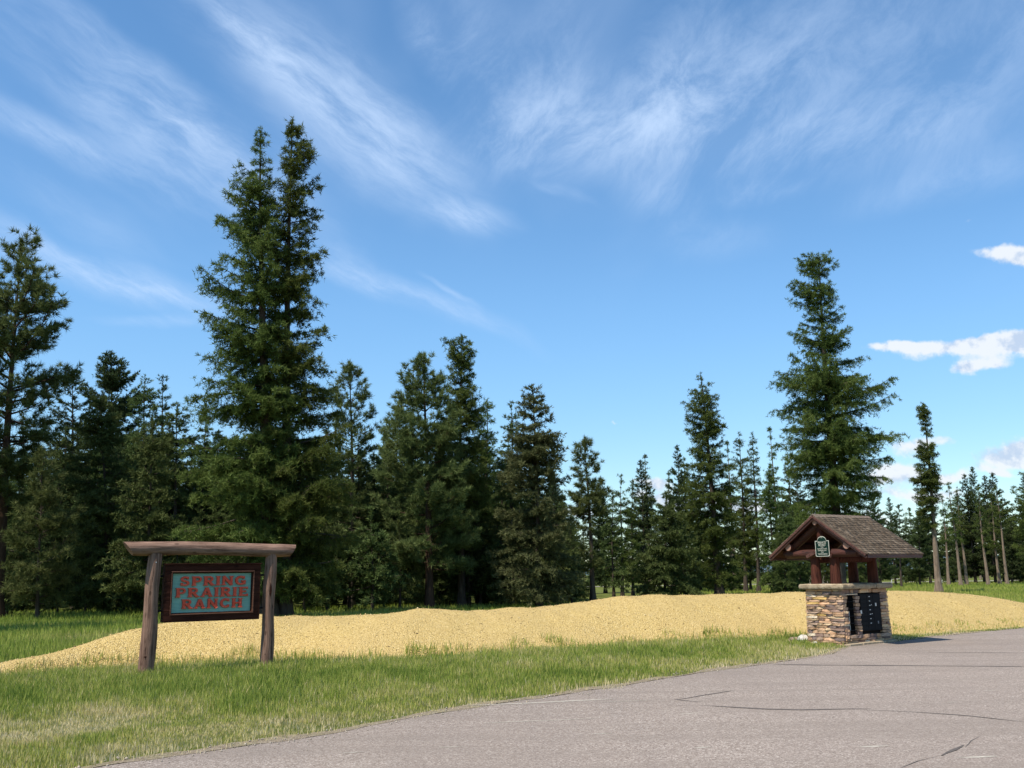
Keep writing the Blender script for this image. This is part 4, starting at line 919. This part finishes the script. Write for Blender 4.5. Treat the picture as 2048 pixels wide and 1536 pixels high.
GL['A'] = (1.0, [('l', [(.16, 0), (.50, .97)], .20), ('l', [(.84, 0), (.50, .97)], .25), ('l', [(.27, .30), (.74, .30)], .15), ('p', [(0, 0), (.33, 0), (.33, .1), (0, .1)]), ('p', [(.66, 0), (1.0, 0), (1.0, .1), (.66, .1)])])
GL['E'] = (.82, stem(.20)+[('l', [(.2, .91), (.76, .91)], .18), ('l', [(.2, .5), (.62, .5)], .16), ('l', [(.2, .09), (.78, .09)], .18), ('p', [(.68, .76), (.78, .76), (.78, 1), (.68, 1)]), ('p', [(.70, 0), (.80, 0), (.80, .25), (.70, .25)])])
GL['H'] = (.98, stem(.20)+stem(.78)+[('l', [(.2, .5), (.78, .5)], .18)])
GL['C'] = (.94, [('l', arc(.52, .5, .36, .40, 48, 312, 18), .23), ('p', [(.70, .66), (.86, .66), (.86, .98), (.76, .98)]), ('p', [(.70, .34), (.86, .34), (.86, .06), (.76, .04)])])
GL['G'] = (.98, [('l', arc(.50, .5, .36, .40, 48, 330, 20), .23), ('p', [(.70, .66), (.84, .66), (.84, .98), (.74, .98)]), ('l', [(.82, .08), (.82, .46)], .20), ('l', [(.56, .42), (.92, .42)], .14)])
GL['S'] = (.84, [('l', arc(.42, .71, .25, .20, 25, 270, 14)+arc(.42, .29, .27, .20, 90, -155, 14), .20), ('p', [(.60, .68), (.72, .68), (.72, .98), (.64, .98)]), ('p', [(.08, .02), (.16, .02), (.22, .34), (.08, .34)])])
def ribbon(pts, w):
    P = np.array(pts, float); n = len(P); L_, R2 = [], []
    for i in range(n):
        d = P[min(i+1, n-1)]-P[max(i-1, 0)]; d /= np.linalg.norm(d)+1e-9; nn = np.array([-d[1], d[0]]); L_.append(P[i]+nn*w/2); R2.append(P[i]-nn*w/2)
    return L_, R2
def letter_mesh(ch, sx, sz, depth):
    q = MB(); w_, parts = GL[ch]
    for k, prt in enumerate(parts):
        y0 = -.0; y1 = -depth-.0012*k
        fr = lambda p, y: (p[0]*sx, y, p[1]*sz)
        if prt[0] == 'p':
            pts = prt[1]; q.prism(pts[::-1], y0, y1, fr)
        else:
            Lp, Rp = ribbon(prt[1], prt[2]); n = len(Lp)
            vs = [fr(p, y) for y in (y0, y1) for p in Lp]+[fr(p, y) for y in (y0, y1) for p in Rp]
            fs = []
            for i in range(n-1):
                fs += [(n+i, n+i+1, 3*n+i+1, 3*n+i)[::-1], (i, i+1, n+i+1, n+i)[::-1], (2*n+i, 3*n+i, 3*n+i+1, 2*n+i+1)[::-1], (i, 2*n+i, 2*n+i+1, i+1)[::-1]]
            fs += [(0, n, 3*n, 2*n), (n-1, 3*n-1, 4*n-1, 2*n-1)]
            q.add(vs, fs)
    me = q.mesh('letter'); me.materials.append(M_RED); return me
ix0 = x0+fw+.045; ix1 = x1-fw-.045; iz0 = zb0+fw+.045; iz1 = zt0-fw-.045; IW = ix1-ix0; IH = iz1-iz0
for txt, u0, u1, v0, v1 in (('SPRING', .085, .935, .07, .315), ('PRAIRIE', .04, .965, .365, .61), ('RANCH', .12, .895, .66, .905)):
    ws = [GL[c_][0] for c_ in txt]; gap = .13; tot = sum(ws)+gap*(len(ws)-1); sx = (u1-u0)*IW/tot; sz = (v1-v0)*IH; cx = ix0+u0*IW
    for c_, w_ in zip(txt, ws):
        o = newobj('letter', letter_mesh(c_, sx, sz, .040), None, bo); o.location = (cx, -.0045, iz1-v1*IH)
        bevel(o, .004); cx += (w_+gap)*sx

# ------------------------------------------------------------------ stone kiosk
ko = empty('stone_kiosk', tuple(KC), RZ); tag(ko, 'small stone mailbox kiosk with log posts and brown shingled gable roof beside the road', 'kiosk')
SZ = 1.20; CT = 1.32
core = MB(); core.box((0, 0, SZ/2-.1), (KW-.14, KD-.14, SZ+.2)); core.build('stone_core', M_MORTAR, ko)
# stone meshes: unit boxes with chipped corners
def stone_mesh(seed):
    rg = np.random.default_rng(seed); q = []
    xs_ = [-.5, -.17, .18, .5]
    V = []; F = []
    for i, x_ in enumerate(xs_):
        e = .06 if i in (0, 3) else 0
        for (y_, z_) in ((-.5, -.5+e), (-.5, .5-e), (.5, .5-e), (.5, -.5+e)):
            jy = rg.uniform(0, .22) if y_ < 0 else 0
            jz = rg.uniform(-.08, .03)
            V.append((x_+rg.uniform(-.03, .03), y_+jy+(.12 if i in (0, 3) and y_ < 0 else 0), z_+(jz if z_ < 0 else jz)*1.0))
    # front mid line to round the face
    for i in range(3):
        for k in range(4): a = i*4+k; b_ = i*4+(k+1) % 4; F.append((a, a+4, b_+4, b_))
    F += [(0, 1, 2, 3), (15, 14, 13, 12)]
    me = bpy.data.meshes.new('stone'); me.from_pydata(V, [], F); me.update(); return me
SM = [[None]*len(STONES) for _ in range(8)]
for a in range(8):
    b0 = stone_mesh(200+a)
    for j, M in enumerate(STONES):
        me = b0.copy(); me.materials.append(M); SM[a][j] = me
sr = random.Random(12); stone_count = [0]
WTS = [6, 4, 3.2, 3, 5, 1.2, 5, .5]
joined = MB()
def put_stone(cx, cz, length, height, face, depth=.11, proud=None, asobj=True):
    flare = .05*max(0, 1-cz/1.1)**1.2
    pr = (sr.uniform(-.012, .028) if proud is None else proud)+flare
    if face == 'front': loc = (cx, -KD/2+depth/2-pr, cz); rz = 0
    elif face == 'side': loc = (KW/2-depth/2+pr, cx, cz); rz = math.pi/2
    elif face == 'back': loc = (cx, KD/2-depth/2+pr, cz); rz = math.pi
    else: loc = (-KW/2+depth/2-pr, cx, cz); rz = -math.pi/2
    if asobj:
        j = sr.choices(range(len(STONES)), WTS)[0]
        o = newobj('stone', SM[sr.randrange(8)][j], None, ko); o.location = loc; o.scale = (length, depth, height); o.rotation_euler = (sr.uniform(-.03, .03), sr.uniform(-.035, .035), rz); stone_count[0] += 1
    else:
        rot = Matrix.Rotation(rz, 3, 'Z'); joined.box(loc, (length, depth, height), rot)
holes = [(-.65, -.36, .27, 1.075), (-.205, .545, .27, 1.09)]
def course(face, half, z, h, holes=()):
    segs = [(-half, half)]
    for (a, b_, c_, d_) in holes:
        if z+h*.5 > c_ and z-h*.5 < d_-.01:
            ns = []
            for (s0, s1) in segs:
                if b_ <= s0 or a >= s1: ns.append((s0, s1)); continue
                if a > s0: ns.append((s0, a))
                if b_ < s1: ns.append((b_, s1))
            segs = ns
    for (s0, s1) in segs:
        p = s0
        while p < s1-.01:
            L_ = sr.uniform(.14, .40)*(1.0 if h < .06 else .8)
            if s1-p-L_ < .09: L_ = s1-p
            if L_ > .45: L_ = L_/2
            put_stone(p+L_/2, z, L_-.006, (h-.007)*sr.uniform(.93, 1.0), face, asobj=face in ('front', 'side')); p += L_
zc_ = -.02
while zc_ < SZ-.02:
    h_ = sr.choice([.04, .047, .055, .062, .072, .05])
    if zc_+h_ > SZ-.03: h_ = SZ-zc_
    course('front', KW/2, zc_+h_/2, h_); zc_ += h_
zc_ = -.02
while zc_ < SZ-.02:
    h_ = sr.choice([.045, .052, .06, .068, .078])
    if zc_+h_ > SZ-.03: h_ = SZ-zc_
    course('side', KD/2-.02, zc_+h_/2, h_, holes); zc_ += h_
for fc, hf in (('back', KW/2), ('left', KD/2-.02)):
    zc_ = -.02
    while zc_ < SZ-.02:
        h_ = sr.choice([.05, .06, .07]); h_ = SZ-zc_ if zc_+h_ > SZ-.03 else h_
        course(fc, hf, zc_+h_/2, h_); zc_ += h_
jo = joined.build('stonework', STONES[0], ko); jo['kind'] = 'stuff'
print('stones', stone_count[0])
# cap slabs
def slab(x0, x1, y0, y1, z0, z1, seed):
    rg = np.random.default_rng(seed); pts = []
    for (a, b_) in (((x0, y0), (x1, y0)), ((x1, y0), (x1, y1)), ((x1, y1), (x0, y1)), ((x0, y1), (x0, y0))):
        for k in range(7): f = k/7; pts.append((a[0]+(b_[0]-a[0])*f+rg.normal(0, .009), a[1]+(b_[1]-a[1])*f+rg.normal(0, .009)))
    cx, cy = (x0+x1)/2, (y0+y1)/2; q = MB(); n = len(pts); vs = []
    for z, sc2 in ((z0, .955), (z0+.018, .99), ((z0+z1)/2, 1.0), (z1-.018, .99), (z1, .95)):
        for p in pts:
            dx, dy = p[0]-cx, p[1]-cy; ins = (1-sc2)*.9
            vs.append((p[0]-np.sign(dx)*min(abs(dx), ins*.6)*(abs(dx) > abs(x1-x0)*.42), p[1]-np.sign(dy)*min(abs(dy), ins*.6)*(abs(dy) > abs(y1-y0)*.42), z+rg.normal(0, .004)))
    fs = [(j*n+i, j*n+(i+1) % n, (j+1)*n+(i+1) % n, (j+1)*n+i) for j in range(4) for i in range(n)]+[tuple(range(n))[::-1], tuple(range(4*n, 5*n))]
    q.add(vs, fs); me = q.mesh('cap_stone', True); o = newobj('cap_stone', me, M_CAP, ko); return o
hw, hd = KW/2+.11, KD/2+.09
slab(-hw, hw, -hd, -.30, SZ+.003, CT, 1); slab(-hw+.004, hw-.006, -.292, .33, SZ+.003, CT-.006, 2); slab(-hw, hw-.003, .338, hd, SZ+.003, CT+.002, 3)
# mailbox cabinet in the side face
def cab_box(y0, y1, z0, z1, xin, xout, m_, nm, par, bw=.003):
    q = MB(); q.box(((xin+xout)/2, (y0+y1)/2, (z0+z1)/2), (xout-xin, y1-y0, z1-z0)); o = q.build(nm, m_, par)
    if bw: bevel(o, bw)
    return o
fx = KW/2
niche = cab_box(-.65, -.38, .275, 1.07, fx-.10, fx-.066, M_BLACKG, 'niche_back', ko, 0)
for k in range(5):
    cab_box(-.645, -.385, .30+k*.155, .312+k*.155, fx-.066, fx+.0, M_BLACKM, 'newspaper_shelf', ko, 0)
cab_box(-.56, -.545, .29, .72, fx-.064, fx-.05, M_TAG, 'pale_strip', ko, 0)
mc = cab_box(-.20, .54, .275, 1.085, fx-.10, fx-.005, M_BLACKM, 'mailbox_cabinet', ko, .004)
rows_ = 8; zz0 = .29; dz = (1.07-.29)/rows_
for col, (a, b_) in enumerate(((-.19, .035), (.042, .265))):
    for k in range(rows_):
        dcab = cab_box(a, b_, zz0+k*dz+.004, zz0+(k+1)*dz-.004, fx-.004, fx+.006, M_BLACKM, 'mailbox_door', mc)
        if col == 1 and k > 0: cab_box(a+.07, a+.115, zz0+k*dz+.045, zz0+k*dz+.062, fx+.0065, fx+.009, M_TAG, 'number_plate', mc, 0)
        if col == 1 and k in (5, 3): cab_box(a+.14, a+.165, zz0+k*dz+.055, zz0+k*dz+.072, fx+.0065, fx+.009, M_TAG, 'number_plate', mc, 0)
for z0_, z1_ in ((.29, .77), (.778, 1.07)):
    cab_box(.272, .53, z0_+.003, z1_-.003, fx-.004, fx+.006, M_BLACKM, 'parcel_door', mc)
cab_box(.33, .38, .81, .88, fx+.0065, fx+.011, M_TAG, 'number_plate', mc, 0); cab_box(.38, .42, .42, .48, fx+.0065, fx+.010, plain('dim_plate', (.18, .18, .19)), 'number_plate', mc, 0)
cab_box(-.262, -.215, .66, .735, fx+.035, fx+.042, M_TAG, 'notice_plate', ko, 0)
cab_box(-.70, -.33, 1.078, 1.10, fx-.05, fx+.045, STONES[5], 'lintel_stone', ko, .004)
# posts
PX_, PY_ = .265, KD/2-.14
for (a, b_) in ((-PX_, -PY_), (PX_, -PY_), (-PX_, PY_), (PX_, PY_)):
    q = MB(); zz = np.linspace(CT-.02, 1.93, 6); q.tube([(a, b_, z) for z in zz], np.linspace(.128, .105, 6), 14, True, .04, int(a*100+b_*10)+50)
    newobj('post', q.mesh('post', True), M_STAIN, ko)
# timber frame
def log(nm, a, b_, r, ends=True, m_=M_STAINX, seed=1):
    q = MB(); pts = [np.array(a)+(np.array(b_)-np.array(a))*t_ for t_ in np.linspace(0, 1, 6)]; q.tube(pts, [r]*6, 14, True, .03, seed); o = newobj(nm, q.mesh(nm, True), m_, ko)
    return o
RZT = 2.86; EZ = 1.965; HS = 1.32; slope = (RZT-EZ)/HS; Y0r, Y1r = -KD/2-.17, KD/2+.26
yf = Y0r+.22
for y_ in (yf, KD/2-.14):
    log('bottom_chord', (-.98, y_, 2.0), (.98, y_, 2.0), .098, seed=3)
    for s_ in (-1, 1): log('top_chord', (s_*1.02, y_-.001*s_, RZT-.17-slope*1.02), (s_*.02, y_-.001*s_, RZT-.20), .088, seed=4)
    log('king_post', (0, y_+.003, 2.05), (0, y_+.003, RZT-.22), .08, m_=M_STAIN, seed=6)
for s_ in (-1, 1):
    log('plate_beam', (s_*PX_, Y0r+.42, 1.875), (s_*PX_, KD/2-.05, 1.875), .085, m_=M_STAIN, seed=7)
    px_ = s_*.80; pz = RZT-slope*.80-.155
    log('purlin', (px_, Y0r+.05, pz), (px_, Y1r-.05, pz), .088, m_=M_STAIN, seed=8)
    q = MB(); q.tube([(px_, Y0r+.05, pz), (px_, Y0r+.046, pz)], [.084, .084], 16); newobj('log_end', q.mesh('log_end'), M_ENDG, ko)
    # curved braces
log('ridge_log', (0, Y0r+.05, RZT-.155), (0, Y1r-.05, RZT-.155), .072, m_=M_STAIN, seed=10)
q = MB(); q.tube([(0, Y0r+.05, RZT-.155), (0, Y0r+.046, RZT-.155)], [.068, .068], 16); newobj('log_end', q.mesh('log_end'), M_ENDG, ko)
# brace pads above the front posts
for s_ in (-1, 1):
    q = MB(); q.beam((s_*.34, yf-.105, 1.93), (s_*.12, yf-.105, 2.02), .03, .07); q.build('brace', M_FASCIA, ko)
# roof deck planks (underside) and boards
rf = empty('roof'); rf.parent = ko
th = math.atan(slope); LS = HS/math.cos(th)
for s_ in (-1, 1):
    npk = 12
    for k in range(npk):
        f0 = k/npk; f1 = (k+1)/npk
        q = MB(); xm = s_*HS*(f0+f1)/2; zm_ = RZT-.05-slope*abs(xm)
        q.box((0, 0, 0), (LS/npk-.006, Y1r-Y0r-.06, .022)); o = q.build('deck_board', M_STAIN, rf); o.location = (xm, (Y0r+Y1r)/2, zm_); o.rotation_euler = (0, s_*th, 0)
# rake fascia (two steps) front and back, eave fascia
def board_along(nm, a, b_, w, h, m_, par):
    q = MB(); q.beam(a, b_, w, h); o = q.build(nm, m_, par); bevel(o, .004); return o
for yy, sg in ((Y0r, -1), (Y1r, 1)):
    for s_ in (-1, 1):
        def rk(off, yo, w, h, nm, m_):
            a = (s_*.004, yy+sg*yo, RZT-off); b_ = (s_*(HS+.0), yy+sg*yo, RZT-off-slope*HS); board_along(nm, a, b_, w, h, m_, rf)
        rk(.034, .014, .03, .05, 'rake_board', M_FASCIA)
        rk(.084, -.012, .03, .052, 'rake_board', M_FASCIA)
for s_ in (-1, 1):
    board_along('eave_fascia', (s_*(HS+.004), Y0r+.035, EZ-.052), (s_*(HS+.004), Y1r-.035, EZ-.052), .028, .085, M_FASCIA, rf)
# shingles: real laminated tabs, joined per slope (each tab is about 5 px)
rgS = np.random.default_rng(77)
for s_ in (-1, 1):
    V = []; F = []; T = []; rows_n = 19; exposure = LS/rows_n
    for r in range(rows_n+1):
        s1 = LS+.03-r*exposure; s0 = s1-exposure*1.35; 
        if s0 < 0: s0 = 0
        p = Y0r-.02-rgS.uniform(0, .15)
        while p < Y1r+.02:
            w = rgS.uniform(.06, .20); a = max(p, Y0r-.022); b_ = min(p+w, Y1r+.022); p += w
            if b_-a < .01: continue
            proud = rgS.choice([.0, .007]); tn = np.clip(rgS.normal(.5, .22), 0, 1)
            lo_ = s1-(0 if proud else rgS.uniform(0, .012))
            def P(s, y, h): x_ = s*math.cos(th); z_ = RZT+.0-s*math.sin(th); return (s_*(x_+h*math.sin(th)), y, z_+h*math.cos(th))
            hb = .006+proud; ht = .002
            vs = [P(lo_, a+.001, hb+.010), P(lo_, b_-.001, hb+.010), P(s0, b_-.001, ht), P(s0, a+.001, ht), P(lo_, a+.001, -.004), P(lo_, b_-.001, -.004), P(s0, b_-.001, -.008), P(s0, a+.001, -.008)]
            n0 = len(V); V += vs; T += [tn]*8
            fs = [(0, 1, 2, 3), (4, 5, 1, 0), (5, 6, 2, 1), (4, 0, 3, 7), (7, 6, 5, 4)]
            F += [tuple(n0+i for i in (f if s_ < 0 else f[::-1])) for f in fs]
    o = newobj('shingles', np_mesh('shingles', V, F, T), M_SHING, rf); o['kind'] = 'stuff'
for k in range(14):   # ridge caps
    L_ = (Y1r-Y0r+.04)/14; yc = Y0r-.02+(k+.5)*L_; q = MB()
    for s_ in (-1, 1):
        a0_, a1_ = .0, .12; 
        vs = []
        for (yy, lift) in ((yc-L_*.5, .022), (yc+L_*.55, .012)):
            vs += [(0, yy, RZT+lift+.008), (s_*a1_*math.cos(th), yy, RZT+lift-a1_*math.sin(th)), (0, yy, RZT+lift-.006), (s_*a1_*math.cos(th), yy, RZT+lift-.012-a1_*math.sin(th))]
        q.add(vs, [(0, 1, 5, 4), (2, 3, 1, 0), (6, 4, 5, 7), (1, 3, 7, 5)])
    me = q.mesh('ridge_cap'); newobj('ridge_cap', me, plain('ridge_shingle', (.17, .13, .10), .95, .1, .25, 40) if k == 0 else bpy.data.materials['ridge_shingle'], rf)
# pale flat kerb stones in front
for (p0, p1, w) in (((1697, 1294), (1722, 1291.5), .13), ((1723, 1291), (1748, 1288.5), .14), ((1749, 1288.5), (1770, 1286.5), .12), ((1771, 1286.5), (1792, 1283.5), .12)):
    a = ground(*p0); b_ = ground(*p1); q = MB(); q.beam((a[0], a[1]+.03, .03), (b_[0], b_[1]+.03, .03), w, .055); o = q.build('paving_stone', M_CAP, None); bevel(o, .012, 2)
    o.parent = ko; o.matrix_parent_inverse = (Matrix.Translation(Vector(KC)) @ Matrix.Rotation(RZ, 4, 'Z')).inverted()

# private road sign
py0 = Y0r+.22-.125
ps = empty('private_road_sign', tuple(KC+Xl*(.125)+Yl*py0+np.array([0, 0, 1.925])), RZ)
tag(ps, 'small dark green arched sign reading PRIVATE ROAD NO TRESPASSING in the kiosk gable', 'sign')
SW2, SH = .385, .36
def outline(o):
    w = SW2/2-o; pts = [(-w+.02, o), (w-.02, o), (w, o+.02), (w, SH-o), (w-.07+o, SH-o*1.0)]
    pts += [(.125*math.cos(R_(a))*(1-o*3), SH-.005-o*.5+.105*math.sin(R_(a))*(1-o*5)) for a in range(10, 171, 16)]
    pts += [(-w+.07-o, SH-o*1.0), (-w, SH-o), (-w, o+.02)]
    return pts
q = MB(); q.prism(outline(0), 0, .012, lambda p, z: (p[0], z, p[1])); q.build('sign_edge', M_GREENS, ps)
q = MB(); q.prism(outline(.004), -.0, -.002, lambda p, z: (p[0], z, p[1])); q.build('border', M_CREAM, ps)
q = MB(); q.prism(outline(.018), -.0005, -.004, lambda p, z: (p[0], z, p[1])); q.build('face', M_GREENS, ps)
def text(s, size, x, z, y, par, m_, sx=1.0, off=0.0):
    cu = bpy.data.curves.new('lettering', 'FONT'); cu.body = s; cu.size = size; cu.align_x = 'CENTER'; cu.extrude = .0008; cu.offset = off; cu.resolution_u = 3
    o = bpy.data.objects.new('tmp', cu); COL.objects.link(o); bpy.context.view_layer.update()
    me = bpy.data.meshes.new_from_object(o.evaluated_get(bpy.context.evaluated_depsgraph_get())); bpy.data.objects.remove(o)
    me.materials.clear(); me.materials.append(m_); t_ = newobj('lettering', me, None, par); t_.location = (x, y, z); t_.rotation_euler = (R_(90), 0, 0); t_.scale = (sx, 1, 1); return t_
for s_, sz_, z_, sx_ in (('PRIVATE', .075, .300, .80), ('ROAD', .078, .243, .86), ('FOR', .036, .207, 1), ('RESIDENTS AND', .036, .169, .98), ('DELIVERIES ONLY', .034, .132, .90), ('NO', .042, .090, 1.1), ('TRESPASSING', .044, .045, 1.0)):
    text(s_, sz_, 0, z_*.96, -.0052, ps, M_CREAM, sx_, .0)
text('SP', .026, 0, SH+.045, -.0052, ps, M_CREAM, 1.6, .0004) if False else None
q = MB(); q.box((0, -.005, SH+.062), (.05, .002, .006)); q.build('crest_mark', M_CREAM, ps)

# rocks by the kiosk
def rock(name, px, py, r, m_, label, seed, flat=.6):
    g = ground(px, py); q = MB(); rg = np.random.default_rng(seed); vs = []; nr, ns = 6, 10
    for i in range(nr+1):
        ph = math.pi*i/nr
        for j in range(ns):
            a = 2*math.pi*j/ns; rr2 = r*(1+.22*(vnoise(np.array([math.cos(a)*2+ph]), np.array([math.sin(a)*2-ph]), .8, seed)[0]-.5)*2)
            vs.append((rr2*math.sin(ph)*math.cos(a)*1.15, rr2*math.sin(ph)*math.sin(a), rr2*math.cos(ph)*flat))
    q.add(vs, [(i*ns+j, i*ns+(j+1) % ns, (i+1)*ns+(j+1) % ns, (i+1)*ns+j)[::-1] for i in range(nr) for j in range(ns)])
    o = newobj(name, q.mesh(name, False), m_); o.location = (g[0], g[1], r*flat*.55); tag(o, label, 'rock'); return o
rock('boulder', 1607, 1284, .125, M_ROCK, 'pale rounded boulder in the grass left of the kiosk base', 1, .85)
rock('boulder', 1630, 1289, .055, M_ROCK, 'fist sized pale rock at the left foot of the kiosk', 2, .8)
rock('boulder', 1588, 1283, .13, M_ROCKB, 'low brown rubble rock left of the pale boulder', 3, .5)
rock('boulder', 1574, 1286, .09, M_ROCKB, 'smallest brown rock at the left end of the rocks by the kiosk', 4, .5)
print('kiosk corners', project(KC+Xl*-KW/2-Yl*KD/2), project(near), project(KC+Xl*KW/2+Yl*KD/2), 'apex', project(KC+Yl*Y0r+np.array([0, 0, RZT])), project(KC+Yl*Y1r+np.array([0, 0, RZT])),
      'eaves', project(KC-Xl*HS+Yl*Y0r+np.array([0, 0, EZ])), project(KC+Xl*HS+Yl*Y0r+np.array([0, 0, EZ])), project(KC+Xl*HS+Yl*Y1r+np.array([0, 0, EZ])))
